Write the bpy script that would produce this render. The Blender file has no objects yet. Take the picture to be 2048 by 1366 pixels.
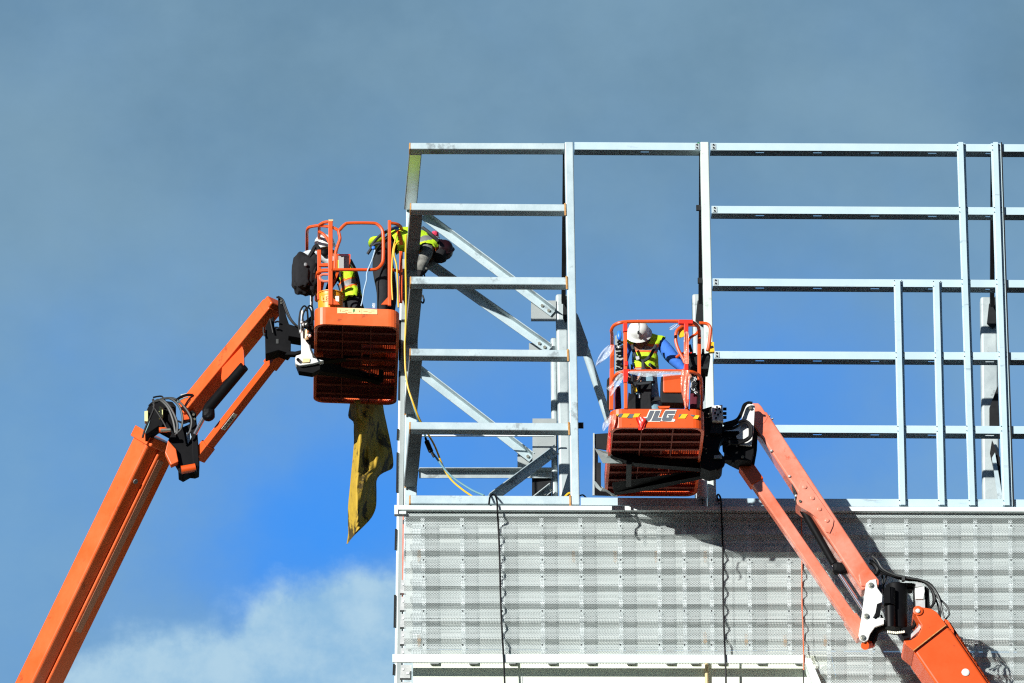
import bpy, bmesh, math, random
from mathutils import Vector as V, Matrix, noise as mnoise
random.seed(7)
R = math.radians
sc = bpy.context.scene
col = sc.collection

# ------------------------------------------------------------------ camera
F_PX, PITCH, YAW, ROLL, DIST = 17000.0, R(25), R(1.83), R(-0.546), 99.5
fw = V((math.sin(YAW)*math.cos(PITCH), math.cos(YAW)*math.cos(PITCH), math.sin(PITCH)))
r0 = V((math.cos(YAW), -math.sin(YAW), 0)); u0 = r0.cross(fw)
rt = r0*math.cos(ROLL) + u0*math.sin(ROLL); up = -r0*math.sin(ROLL) + u0*math.cos(ROLL)
ZC = DIST*math.sin(PITCH) + 1.65            # height of the aimed-at point above the ground
CAM = V((0, 0, ZC)) - fw*DIST
cam = bpy.data.cameras.new('camera'); co = bpy.data.objects.new('camera', cam); col.objects.link(co)
m = Matrix((rt, up, -fw)).transposed().to_4x4(); m.translation = CAM
co.matrix_world = m
cam.sensor_width = 36; cam.lens = F_PX*36/2048; cam.clip_end = 5000; cam.clip_start = 1
sc.camera = co

def W(px, py, d=0.0):
    """surveying helper: the real point seen at photo pixel (px,py), d metres in front of the facade plane"""
    a = fw + rt*((px-1024)/F_PX) - up*((py-683)/F_PX)
    return CAM + a*((-d - CAM.y)/a.y)

# ------------------------------------------------------------------ materials
def mat(name, c, rough=.5, metal=0., c2=None, nscale=6., namt=.5, coat=0., bump=0., bscale=40., stretch=(1,1,1), alpha=None, trans=0., spec=.5, grime=None):
    m = bpy.data.materials.new(name); m.use_nodes = True
    nt = m.node_tree; b = nt.nodes['Principled BSDF']
    b.inputs['Base Color'].default_value = (*c, 1); b.inputs['Roughness'].default_value = rough
    b.inputs['Metallic'].default_value = metal; b.inputs['Coat Weight'].default_value = coat
    b.inputs['Specular IOR Level'].default_value = spec
    if trans: b.inputs['Transmission Weight'].default_value = trans
    if alpha is not None: b.inputs['Alpha'].default_value = alpha
    tc = nt.nodes.new('ShaderNodeTexCoord'); mp = nt.nodes.new('ShaderNodeMapping')
    mp.inputs['Scale'].default_value = stretch
    nt.links.new(tc.outputs['Object'], mp.inputs[0])
    if c2 is not None:
        n = nt.nodes.new('ShaderNodeTexNoise'); n.inputs['Scale'].default_value = nscale; n.inputs['Detail'].default_value = 6
        n.inputs['Roughness'].default_value = .65
        rp = nt.nodes.new('ShaderNodeValToRGB'); rp.color_ramp.elements[0].position = .5-.25*(1-namt)-.08; rp.color_ramp.elements[1].position = .5+.25*(1-namt)+.08
        rp.color_ramp.elements[0].color = (*c, 1); rp.color_ramp.elements[1].color = (*c2, 1)
        nt.links.new(mp.outputs[0], n.inputs['Vector']); nt.links.new(n.outputs[0], rp.inputs[0]); nt.links.new(rp.outputs[0], b.inputs['Base Color'])
        mr = nt.nodes.new('ShaderNodeMapRange'); mr.inputs[3].default_value = max(0, rough-.1); mr.inputs[4].default_value = min(1, rough+.15)
        nt.links.new(n.outputs[0], mr.inputs[0]); nt.links.new(mr.outputs[0], b.inputs['Roughness'])
    if grime:                                   # (colour, scale, coverage, strength, stretch): scuffs and stains with a shape of their own
        gc, gs, gcov, gst, gx = grime
        m2 = nt.nodes.new('ShaderNodeMapping'); m2.inputs['Scale'].default_value = gx; nt.links.new(tc.outputs['Object'], m2.inputs[0])
        g = nt.nodes.new('ShaderNodeTexNoise'); g.inputs['Scale'].default_value = gs; g.inputs['Detail'].default_value = 8; g.inputs['Roughness'].default_value = .7
        nt.links.new(m2.outputs[0], g.inputs['Vector'])
        q = nt.nodes.new('ShaderNodeMapRange'); q.inputs[1].default_value = .5+gcov; q.inputs[2].default_value = .5+gcov+.06; q.inputs[4].default_value = gst
        nt.links.new(g.outputs[0], q.inputs[0])
        mx = nt.nodes.new('ShaderNodeMix'); mx.data_type = 'RGBA'; mx.inputs[7].default_value = (*gc, 1); nt.links.new(q.outputs[0], mx.inputs[0])
        src = b.inputs['Base Color'].links[0].from_socket if b.inputs['Base Color'].is_linked else None
        if src: nt.links.new(src, mx.inputs[6])
        else: mx.inputs[6].default_value = (*c, 1)
        nt.links.new(mx.outputs[2], b.inputs['Base Color'])
    if bump:
        n2 = nt.nodes.new('ShaderNodeTexNoise'); n2.inputs['Scale'].default_value = bscale; n2.inputs['Detail'].default_value = 4
        bp = nt.nodes.new('ShaderNodeBump'); bp.inputs['Strength'].default_value = bump; bp.inputs['Distance'].default_value = .02
        nt.links.new(mp.outputs[0], n2.inputs['Vector']); nt.links.new(n2.outputs[0], bp.inputs['Height']); nt.links.new(bp.outputs[0], b.inputs['Normal'])
    return m

M = {}
M['galv'] = mat('galvanised_steel', (.42,.53,.56), .45, .10, (.56,.67,.69), 4, .35, bump=.06, bscale=30, grime=((.17,.20,.21), 3.0, .075, .6, (1,1,1)))
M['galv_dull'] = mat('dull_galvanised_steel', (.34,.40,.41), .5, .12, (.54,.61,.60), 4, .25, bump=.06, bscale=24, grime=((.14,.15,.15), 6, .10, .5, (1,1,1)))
M['post_pale'] = mat('pale_galvanised_post', (.58,.66,.60), .5, .05, (.66,.74,.68), 3, .3, grime=((.30,.33,.31), 4, .11, .5, (1,1,1)))
M['return_dull'] = mat('weathered_dull_steel', (.20,.225,.225), .6, .1, (.30,.33,.325), 4, .3, bump=.06, bscale=24, grime=((.06,.065,.065), 5, .06, .6, (1,3,1)))  # dull steel, base darkened to carry the shade under the side returns
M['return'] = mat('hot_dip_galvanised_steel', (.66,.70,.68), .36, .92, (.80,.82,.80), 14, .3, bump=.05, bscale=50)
M['zinc'] = mat('zinc_sheet', (.47,.62,.67), .42, .08, (.55,.69,.74), 2.5, .2, grime=((.20,.27,.30), 4, .12, .5, (.4,1,2)))
M['plate'] = mat('primed_plate', (.30,.34,.33), .55, .2, (.38,.41,.40), 6, .2)
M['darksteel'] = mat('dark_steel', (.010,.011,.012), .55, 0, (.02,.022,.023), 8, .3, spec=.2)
M['rust'] = mat('rust', (.42,.17,.03), .85, 0, (.60,.38,.16), 30, .4)
M['white'] = mat('white_flashing', (.72,.80,.78), .5, 0, (.78,.85,.83), 2, .1)
M['cream'] = mat('cream_wall', (.76,.80,.66), .8, 0, (.80,.83,.70), 1.5, .2)
M['strip'] = mat('white_strip', (.80,.86,.87), .6)
M['backing'] = mat('grey_backing', (.50,.54,.52), .8, 0, (.60,.63,.60), 2, .3)
M['backdark'] = mat('grey_stud', (.22,.235,.23), .7)
M['orange'] = mat('orange_paint', (.72,.080,.006), .4, 0, (.78,.105,.012), 2.5, .2, coat=.15, bump=.015, bscale=12, grime=((.30,.04,.01), 7, .14, .6, (1,1,1)))
M['orange_worn'] = mat('worn_orange_paint', (.78,.098,.010), .36, 0, (.84,.16,.040), 2.0, .3, coat=.15, bump=.02, bscale=14, grime=((.22,.045,.015), 5.5, .10, .6, (1,1,1)))
M['orange_faded'] = mat('faded_orange_paint', (.80,.15,.065), .22, 0, (.88,.33,.23), 2.2, .5, coat=.8, bump=.04, bscale=9, grime=((.60,.09,.03), 5, .12, .6, (1,1,1)))  # pale tint and blotches stand for overexposed highlights as well as fading
M['patch'] = mat('repainted_patch', (.62,.27,.16), .5, 0, (.55,.22,.12), 5, .3)
M['dirty_orange'] = mat('dirty_orange_paint', (.26,.030,.005), .7, 0, (.13,.016,.005), 7, .4)  # platform floor orange with the underside shade put into its colour
M['black'] = mat('black_paint', (.003,.003,.0035), .55, 0, (.007,.007,.008), 9, .4, spec=.12)
M['rubber'] = mat('black_rubber', (.004,.004,.0045), .5, spec=.2)
M['hose_grey'] = mat('grey_hose', (.045,.048,.046), .5)
M['blackcloth'] = mat('black_cloth', (.004,.004,.005), .9, 0, (.012,.012,.014), 12, .4, bump=.5, bscale=14)
M['chrome'] = mat('chrome_rod', (.75,.72,.76), .15, .9)
M['bolt'] = mat('bolt_steel', (.45,.44,.36), .35, .8)
M['whitepaint'] = mat('white_paint', (.80,.81,.78), .4, 0, (.70,.70,.66), 12, .2)
M['alu'] = mat('bare_aluminium', (.55,.56,.54), .4, .4, (.70,.70,.68), 14, .3)
M['yellowbox'] = mat('pale_yellow_plastic', (.72,.74,.34), .5)
M['brass'] = mat('brass', (.62,.45,.25), .3, .8)
M['cable_y'] = mat('yellow_cable', (.80,.48,.02), .45)
M['cable_b'] = mat('blue_grey_cable', (.16,.33,.38), .5)
M['cable_o'] = mat('orange_cable', (.75,.14,.04), .5)
M['rope'] = mat('pale_rope', (.42,.56,.68), .8)
M['bucket'] = mat('orange_bucket', (.86,.30,.01), .4, 0, (.88,.36,.015), 5, .2)
M['lettering'] = mat('pale_lettering', (.86,.62,.25), .5)
M['tarp'] = mat('yellow_tarp', (.58,.38,.03), .75, 0, (.42,.27,.03), 3.5, .6, bump=.6, bscale=11, grime=((.030,.022,.008), 4.0, .02, .9, (1.2,1.2,.7)))
M['hat'] = mat('white_hard_hat', (.82,.84,.80), .3, 0, (.76,.77,.72), 10, .2, coat=.3)
M['hat_dark'] = mat('dark_red_helmet', (.025,.004,.006), .35, 0, (.008,.003,.004), 9, .4)
M['pink'] = mat('pink_cloth', (.80,.05,.12), .7)
M['blue'] = mat('blue_shirt', (.035,.16,.62), .8, 0, (.05,.20,.70), 8, .3, bump=.5, bscale=12)
M['jeans'] = mat('blue_jeans', (.16,.30,.38), .85, 0, (.22,.37,.45), 10, .3, bump=.4, bscale=14)
M['darkpants'] = mat('charcoal_trousers', (.008,.009,.011), .9, 0, (.022,.023,.026), 10, .4, bump=.5, bscale=11)
M['camo'] = mat('grey_camouflage_sleeve', (.06,.065,.06), .85, 0, (.25,.25,.22), 11, .8, bump=.6, bscale=11)
M['greyshirt'] = mat('pale_grey_shirt', (.52,.56,.57), .85, 0, (.60,.64,.64), 9, .3, bump=.4, bscale=12)
M['skin'] = mat('skin', (.36,.16,.10), .55)
M['glove'] = mat('brown_work_glove', (.20,.045,.04), .8, 0, (.10,.03,.03), 14, .4)
M['hivis'] = mat('hi_vis_yellow', (.50,.80,.012), .75, 0, (.56,.84,.02), 8, .3, bump=.9, bscale=10)
M['hivis_or'] = mat('hi_vis_orange', (.90,.17,.01), .7)
M['reflect'] = mat('grey_reflective_tape', (.22,.22,.22), .5)
M['strap'] = mat('harness_strap', (.03,.035,.04), .8)
M['tape'] = mat('red_tape', (.85,.03,.015), .35)
M['pinktape'] = mat('pale_red_film', (.84,.30,.20), .2, 0, (.80,.14,.06), 9, .5, coat=.6, bump=.4, bscale=30)
M['film'] = mat('clear_film', (.80,.82,.84), .12, 0, None, alpha=.42, bump=.6, bscale=40)
M['hazy'] = M['yel'] = mat('yellow_plate', (.88,.52,.01), .5)
M['decal_w'] = mat('decal_white', (.84,.80,.70), .5)
M['decal_g'] = mat('decal_grey', (.10,.12,.145), .5, 0, (.13,.14,.16), 12, .2)
M['sticker'] = mat('cream_sticker', (.84,.70,.36), .6, 0, (.80,.60,.28), 30, .2)
M['green'] = mat('green_paint', (.30,.60,.01), .6, 0, (.22,.42,.015), 14, .4)
M['screen'] = mat('grey_mesh_screen', (.38,.38,.37), .7)
M['beige'] = mat('beige_pipe', (.62,.48,.25), .5)
M['blueplastic'] = mat('blue_plastic', (.03,.20,.78), .4)
M['maroon'] = mat('maroon_cloth', (.10,.008,.02), .9)
M['ground'] = mat('asphalt_ground', (.03,.03,.03), 1.0, 0, (.045,.043,.04), .6, .3, spec=0.)
M['roofing'] = mat('black_roofing', (.012,.012,.013), 1.0, 0, (.02,.02,.02), 1.2, .3, spec=0.)
M['darkgreen'] = mat('green_tape', (.01,.22,.06), .5)

def perf_mat():
    m = bpy.data.materials.new('perforated_sheet'); m.use_nodes = True; nt = m.node_tree; L = nt.links.new
    b = nt.nodes['Principled BSDF']; b.inputs['Roughness'].default_value = .5; b.inputs['Metallic'].default_value = .1
    uv = nt.nodes.new('ShaderNodeUVMap'); sx = nt.nodes.new('ShaderNodeSeparateXYZ'); L(uv.outputs[0], sx.inputs[0])
    def mth(op, a, c=None):
        n = nt.nodes.new('ShaderNodeMath'); n.operation = op
        for i, v in enumerate((a, c)):
            if v is None: continue
            if isinstance(v, (int, float)): n.inputs[i].default_value = v
            else: L(v, n.inputs[i])
        return n.outputs[0]
    P = .0178; Q = P*1.732
    def cell(off):
        a = mth('SUBTRACT', mth('FRACT', mth('ADD', mth('DIVIDE', sx.outputs[0], P), off)), .5)
        c = mth('MULTIPLY', mth('SUBTRACT', mth('FRACT', mth('ADD', mth('DIVIDE', sx.outputs[1], Q), off)), .5), 1.732)
        return mth('ADD', mth('MULTIPLY', a, a), mth('MULTIPLY', c, c))
    dd = mth('MINIMUM', cell(0.), cell(.5))
    L(mth('GREATER_THAN', dd, .32**2), b.inputs['Alpha'])
    n = nt.nodes.new('ShaderNodeTexNoise'); n.inputs['Scale'].default_value = 2; n.inputs['Detail'].default_value = 5
    tc = nt.nodes.new('ShaderNodeTexCoord'); L(tc.outputs['Object'], n.inputs['Vector'])
    rp = nt.nodes.new('ShaderNodeValToRGB'); rp.color_ramp.elements[0].position = .35; rp.color_ramp.elements[1].position = .65
    rp.color_ramp.elements[0].color = (.50,.555,.535,1); rp.color_ramp.elements[1].color = (.57,.63,.61,1)
    L(n.outputs[0], rp.inputs[0]); L(rp.outputs[0], b.inputs['Base Color'])
    return m
M['perf'] = perf_mat()

# ------------------------------------------------------------------ building blocks
def tag(o, label=None, cat=None, group=None, kind=None):
    if label: o['label'] = label
    if cat: o['category'] = cat
    if group: o['group'] = group
    if kind: o['kind'] = kind
    return o

def empty(name, loc, label, cat, group=None):
    o = bpy.data.objects.new(name, None); col.objects.link(o); o.location = loc; o.empty_display_size = .2
    return tag(o, label, cat, group)

def wloc(o):
    l = V((0, 0, 0))
    while o is not None: l += o.location; o = o.parent
    return l

class MB:
    def __init__(s): s.bm = bmesh.new()
    def hexa(s, c, a, b, e):                    # centre, three half-axis vectors
        v = [s.bm.verts.new(c + a*i + b*j + e*k) for k in (-1, 1) for j in (-1, 1) for i in (-1, 1)]
        for f in ((0,2,3,1),(4,5,7,6),(0,1,5,4),(2,6,7,3),(0,4,6,2),(1,3,7,5)): s.bm.faces.new([v[i] for i in f])
        return s
    def box(s, c, x, y, z): return s.hexa(V(c), V((x/2,0,0)), V((0,y/2,0)), V((0,0,z/2)))
    def bar(s, p, q, w, h, side=None, upv=V((0,0,1))):   # box from p to q; w along the side vector, h across it
        p, q = V(p), V(q); a = (q-p)
        if side is None: side = a.cross(upv)
        side = V(side); side = (side - a*(side.dot(a)/a.length_squared)).normalized(); n = side.cross(a.normalized())
        return s.hexa((p+q)/2, a/2, side*(w/2), n*(h/2))
    def tube(s, pts, r, n=8, caps=True):
        pts = [V(p) for p in pts]; rings = []; t0 = (pts[1]-pts[0]).normalized()
        ref = t0.orthogonal().normalized()
        for i, p in enumerate(pts):
            t = ((pts[min(i+1, len(pts)-1)]-pts[max(i-1, 0)])).normalized()
            ref = (ref - t*ref.dot(t)).normalized(); b = t.cross(ref)
            rr = r[i] if isinstance(r, (list, tuple)) else r
            rings.append([s.bm.verts.new(p + (ref*math.cos(2*math.pi*k/n) + b*math.sin(2*math.pi*k/n))*rr) for k in range(n)])
        for A, B in zip(rings, rings[1:]):
            for k in range(n): s.bm.faces.new((A[k], A[(k+1)%n], B[(k+1)%n], B[k]))
        if caps: s.bm.faces.new(rings[0][::-1]); s.bm.faces.new(rings[-1])
        return s
    def cyl(s, p, q, r, n=16): return s.tube([p, q], r, n)
    def prism(s, poly, vec):
        A = [s.bm.verts.new(V(p)) for p in poly]; B = [s.bm.verts.new(V(p)+vec) for p in poly]; n = len(A)
        s.bm.faces.new(A); s.bm.faces.new(B[::-1])
        for k in range(n): s.bm.faces.new((A[k], B[k], B[(k+1)%n], A[(k+1)%n]))
        return s
    def plate(s, px, d, t): return s.prism([W(x, y, d) for x, y in px], V((0, t, 0)))
    def lathe(s, prof, o, ax=V((0,0,1)), n=24):
        ax = V(ax).normalized(); e = ax.orthogonal().normalized(); f = ax.cross(e); rings = []
        for r, h in prof:
            rings.append([s.bm.verts.new(V(o) + ax*h + (e*math.cos(2*math.pi*k/n) + f*math.sin(2*math.pi*k/n))*max(r, 1e-4)) for k in range(n)])
        for A, B in zip(rings, rings[1:]):
            for k in range(n): s.bm.faces.new((A[k], A[(k+1)%n], B[(k+1)%n], B[k]))
        s.bm.faces.new(rings[0][::-1]); s.bm.faces.new(rings[-1])
        return s
    def blob(s, c, rx, ry, rz, e=.7, amp=.1, f=3., seed=0, n=20, ax=None):   # lumpy superellipsoid
        rows = []
        for i in range(1, n):
            ph = math.pi*i/n - math.pi/2; rr = []
            for k in range(2*n):
                th = math.pi*k/n
                g = lambda t: math.copysign(abs(t)**e, t)
                q = V((rx*g(math.cos(ph))*g(math.cos(th)), ry*g(math.cos(ph))*g(math.sin(th)), rz*g(math.sin(ph))))
                q *= 1 + amp*mnoise.noise(q*f/max(rx, rz)+V((seed, 0, 0)))
                if ax: q = ax @ q
                rr.append(s.bm.verts.new(V(c)+q))
            rows.append(rr)
        for A, B in zip(rows, rows[1:]):
            for k in range(2*n): s.bm.faces.new((A[k], A[(k+1)%(2*n)], B[(k+1)%(2*n)], B[k]))
        s.bm.faces.new(rows[0][::-1]); s.bm.faces.new(rows[-1])
        return s
    def build(s, name, m, parent=None, bevel=0, smooth=False, label=None):
        bmesh.ops.recalc_face_normals(s.bm, faces=s.bm.faces)
        me = bpy.data.meshes.new(name)
        vs = [v.co for v in s.bm.verts]
        if parent: off = wloc(parent)
        else: off = V((sum(v.x for v in vs)/len(vs), sum(v.y for v in vs)/len(vs), min(v.z for v in vs)))
        for v in s.bm.verts: v.co = v.co - off
        if smooth:
            for f in s.bm.faces: f.smooth = True
        s.bm.to_mesh(me); s.bm.free(); me.materials.append(M[m] if isinstance(m, str) else m)
        if smooth: me.set_sharp_from_angle(angle=R(40))
        o = bpy.data.objects.new(name, me); col.objects.link(o)
        if parent: o.parent = parent
        else: o.location = off
        if bevel:
            b = o.modifiers.new('bevel', 'BEVEL'); b.width = bevel; b.segments = 3; b.limit_method = 'ANGLE'
            b.harden_normals = False
        if label: o['label'] = label
        return o

def smoothline(pts, n=6):
    pts = [V(p) for p in pts]
    P = [pts[0]*2-pts[1]] + pts + [pts[-1]*2-pts[-2]]; out = []
    for i in range(1, len(P)-2):
        for k in range(n):
            t = k/n; a, b, c, d = P[i-1], P[i], P[i+1], P[i+2]
            out.append(.5*((2*b) + (c-a)*t + (2*a-5*b+4*c-d)*t*t + (3*b-a-3*c+d)*t**3))
    return out + [pts[-1]]
def wl(pts, d, n=6): return smoothline([W(p[0], p[1], p[2] if len(p) > 2 else d) for p in pts], n)
Y = V((0, 1, 0)); X = V((1, 0, 0)); Z = V((0, 0, 1))
PX, PZ = 1/171., 1/155.      # metres per photo pixel on the facade, across and up

def text_mesh(s, txt, o, right, upv, size, thick=.003):
    cu = bpy.data.curves.new('lettering', 'FONT'); cu.body = txt; cu.size = size; cu.extrude = thick/2
    ob = bpy.data.objects.new('lettering', cu); col.objects.link(ob)
    dg = bpy.context.evaluated_depsgraph_get(); me = bpy.data.meshes.new_from_object(ob.evaluated_get(dg))
    n = right.normalized().cross(upv.normalized())
    vs = [s.bm.verts.new(V(o) + right.normalized()*v.co.x + upv.normalized()*v.co.y + n*v.co.z) for v in me.vertices]
    for p in me.polygons:
        try: s.bm.faces.new([vs[i] for i in p.vertices])
        except ValueError: pass
    bpy.data.objects.remove(ob); bpy.data.curves.remove(cu); bpy.data.meshes.remove(me)
    return s

# ------------------------------------------------------------------ ground and building below the picture
g = MB(); g.box((0, 0, -.5), 6000, 6000, 1); tag(g.build('ground', 'ground'), kind='structure')

# ------------------------------------------------------------------ steel tower (left bay)
T = empty('steel_tower', W(985, 1007, -.8), 'galvanised steel tube tower of ladder-like beams beside the left lift, rusty at its welded corners', 'steel frame')
LV = [(818.5,285,298,1130,285.5,299),(820,405,420.5,1131,408.5,422),(820,552.5,568,1134,554,569.5),
      (819,696,711.5,1136.5,700,713.5),(818.7,843.5,858.5,1138.5,846,861),(818.7,990,1007,1141,992,1008)]
BD = .15
zb = []
for i, (xl, yt, yb, xr, yt2, yb2) in enumerate(LV):
    p, q = W(xl, (yt+yb)/2), W(xr, (yt2+yb2)/2); h = ((yb-yt)+(yb2-yt2))/2*PZ
    p.z += 0; zb.append((p, h))
    MB().bar(p+Y*BD/2, q+Y*BD/2, BD, h, side=Y).build('front_beam', 'galv', T, bevel=.012)
    MB().bar(p+Y*(BD/2)-X*.002, p+Y*(BD/2)+X*.022, BD+.004, h+.004, side=Y).build('rusty_end', 'rust', T, bevel=.012)
    if i:
        a = W(xr-1.0, yt2-2, .004); b = W(xr-.2, yb2+9, .004)
        MB().bar(a, b, .022, .012, side=X).build('weld_bead', 'rust', T, bevel=.004)
    if i < 6:
        a = p + X*.076 + Y*(BD+.003); b = a + Y*1.50 - X*.035
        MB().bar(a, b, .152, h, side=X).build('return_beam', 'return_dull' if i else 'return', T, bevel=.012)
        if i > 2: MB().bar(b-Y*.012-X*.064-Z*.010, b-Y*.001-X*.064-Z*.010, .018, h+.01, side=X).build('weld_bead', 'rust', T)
MB().bar(W(1138, 283)+Y*.078, W(1150.8, 1009)+Y*.078, .103, .15, side=X).build('front_post', 'galv', T, bevel=.014)
RD = -1.68
MB().bar(W(825, 408, RD)+Y*.075, W(818, 1400, RD)+Y*.075, .152, .15, side=X).build('rear_post', 'galv', T, bevel=.012)
# rear members
MB().bar(W(833, 871.5, RD), W(1108, 871.5, RD), .02, .016, side=Y).build('rear_track', 'white', T)
def angle_iron(name, a, b, leg=.095, m='galv', bolts=()):
    a, b = V(a), V(b); t = (b-a).normalized(); n = Y.cross(t).normalized()
    if n.z < 0: n = -n
    s = MB(); s.bar(a, b, .010, leg, side=Y)
    s.bar(a+n*(leg/2-.005)-Y*(.005+leg/2), b+n*(leg/2-.005)-Y*(.005+leg/2), leg, .010, side=Y)
    o = s.build(name, m, T)
    for f in bolts:
        c = b + t*(-f) - n*.008
        MB().cyl(c-Y*.005, c-Y*.022, .020, 6).build('bolt', 'bolt', o)
    return o
angle_iron('brace', W(846, 432, -1.75), W(1106, 627, -1.85), bolts=(.06, .16))
angle_iron('brace', W(846, 522, -1.75), W(1098, 700, -1.85), bolts=(.06, .14))
angle_iron('brace', W(838, 744, -1.75), W(1063, 918, -1.95), bolts=(.05,))
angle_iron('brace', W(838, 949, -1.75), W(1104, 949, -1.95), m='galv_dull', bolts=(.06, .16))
angle_iron('brace', W(982, 1000, -1.0), W(1112, 903, -1.6), m='galv', bolts=(.05, .16))
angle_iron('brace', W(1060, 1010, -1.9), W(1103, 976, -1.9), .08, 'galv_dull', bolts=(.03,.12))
# column behind the tower
C = empty('steel_column', W(1124, 1010, -1.9), 'galvanised column with bolted gusset plates standing behind the tower post', 'column')
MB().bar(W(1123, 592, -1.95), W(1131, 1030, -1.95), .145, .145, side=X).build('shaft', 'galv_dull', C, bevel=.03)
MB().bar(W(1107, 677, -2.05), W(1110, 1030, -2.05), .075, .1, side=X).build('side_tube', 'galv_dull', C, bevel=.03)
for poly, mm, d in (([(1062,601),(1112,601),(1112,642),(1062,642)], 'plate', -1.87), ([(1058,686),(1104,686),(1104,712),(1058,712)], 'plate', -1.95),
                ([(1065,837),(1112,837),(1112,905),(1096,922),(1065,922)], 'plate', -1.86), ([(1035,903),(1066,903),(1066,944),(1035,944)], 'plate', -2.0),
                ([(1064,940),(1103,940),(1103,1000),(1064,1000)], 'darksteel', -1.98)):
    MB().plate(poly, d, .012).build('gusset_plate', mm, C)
MB().plate([(1126,592),(1136,592),(1136,640),(1131,645),(1126,636)], -1.8, .02).build('clip_angle', 'darksteel', C)
MB().bar(W(1130,305,-.14), W(1127,604,-1.75), .05, .10, side=X).build('kicker', 'darksteel', C)
# raking pipe brace
S = empty('pipe_brace', W(1215, 840, -1.6), 'round galvanised pipe brace slanting down from the tower post to the right lift', 'brace')
MB().plate([(1150,622),(1156,630),(1176,685),(1174,712),(1150,712)], -.22, .012).build('gusset_plate', 'plate', S)
MB().plate([(1160,681),(1168,678),(1181,702),(1174,708)], -.44, .07).build('clevis', 'galv', S)
MB().cyl(W(1166, 686, -.50), W(1219, 845, -.80), .048, 20).build('pipe', 'galv', S, smooth=True)

# ------------------------------------------------------------------ light-gauge wall framing on the right
F = empty('wall_framing', W(1600, 1011, -.1), 'light zinc wall framing of long horizontal rails and narrow upright studs on the right', 'wall frame')
def girt(x0, y0, x1, y1, h=15.0):
    p, q = W(x0, y0 + h/2), W(x1, y1 + h/2); hh = h*PZ
    s = MB(); dp = .150
    s.bar(p+Y*.004, q+Y*.004, .006, hh, side=Y)                               # front flange
    s.bar(p+Y*dp-Z*(hh*.36), q+Y*dp-Z*(hh*.36), .006, hh*.28, side=Y)         # rear lip
    t = (q-p).normalized(); top = -hh/2+.004
    xs = [x for x in range(1290, 2200, 115) if x0+14 < x < x1-14]; a = p
    for x in xs + [None]:
        if x is None: e = q
        else:
            c = p + t*((x-x0)/(x1-x0)*(q-p).length); e = c - t*.05
        s.bar(a+Y*(dp/2)+Z*top, e+Y*(dp/2)+Z*top, dp-.014, .006, side=Y)
        if x is not None:                                                      # punched slot: web splits around it
            b2 = c + t*.05
            s.bar(e+Y*(.006+.022)+Z*top, b2+Y*(.006+.022)+Z*top, .042, .006, side=Y)
            s.bar(e+Y*(dp-.036)+Z*top, b2+Y*(dp-.036)+Z*top, .064, .006, side=Y)
            a = b2
    return s.build('rail', 'zinc', F)
rows = [(285.5, 288.2), (411.5, 414.5), (556.5, 559.8), (702, 704.7), (849, 852.2), (996.5, 999)]
def rowy(r, x): return r[0] + (r[1]-r[0])*(x-1420)/(2040-1420)
for i, r in enumerate(rows):
    x0 = 1421 + i*2.2; x1 = 2000 + i*4.6
    if i in (0, 5): girt(1149 + i*2.5, rowy(r, 1149)-.4, 1401 + i*2.6, rowy(r, 1400))
    girt(x0, rowy(r, x0), x1, rowy(r, x1)); girt(x1+4.5, rowy(r, x1+5), 2150, rowy(r, 2150))
for x, y in ((1397, 416), (1400, 561.5), (1161, 851)):
    p = W(x, y, -.10); MB().box(p, .055 if x > 1200 else .07, .03, .066).build('rail_end', 'darksteel', F)
MB().bar(W(1409, 283)+Y*.075, W(1424.5, 1012)+Y*.075, .1, .146, side=X).build('post', 'post_pale', F, bevel=.012)
for i, r in enumerate(rows):
    x = 1421 + i*2.2
    for xx in ([x+6] if i not in (0, 5) else [x+6, x-27]):
        cp = W(xx, rowy(r, xx)+7.5, .004)
        cl = MB().box(cp, .055, .006, .075).build('cleat', 'galv_dull', F)
        for k in (-1, 1): MB().cyl(cp-Y*.003+Z*k*.02, cp-Y*.014+Z*k*.02, .010, 6).build('bolt', 'darksteel', cl)
def stud(xt, yt, xb, yb, w=.103):
    p, q = W(xt, yt, .007), W(xb, yb, .007); s = MB()
    s.bar(p, q, w, .004, side=X)
    for k in (-1, 1): s.bar(p+X*(k*.026-.006)-Y*.02, q+X*(k*.026-.006)-Y*.02, .004, .038, side=X)
    s.bar(p-X*.006-Y*.038, q-X*.006-Y*.038, .056, .004, side=X)
    o = s.build('stud', 'zinc', F)
    sb = MB(); n = 0
    for r in rows:
        f = (rowy(r, xt)+8-yt)/(yb-yt)
        if f < -.01: continue
        for k in (-1, 1):
            for dz in (-.03, .03):
                c = p.lerp(q, max(f, .01)) + X*k*.043 - Y*.004 + Z*dz
                MB().cyl(c, c-Y*.006, .006, 6).build('screw', 'darksteel', o)
    return o
stud(1796, 562, 1806.5, 1012); stud(1874, 563.5, 1885, 1012); stud(1922, 287, 1946, 1013); stud(1991.5, 287, 2015, 1013, .12)
MB().bar(W(2002.5, 288, -.02), W(2027, 1014, -.02), .012, .10, side=X).build('stud_return', 'darksteel', F)
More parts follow.
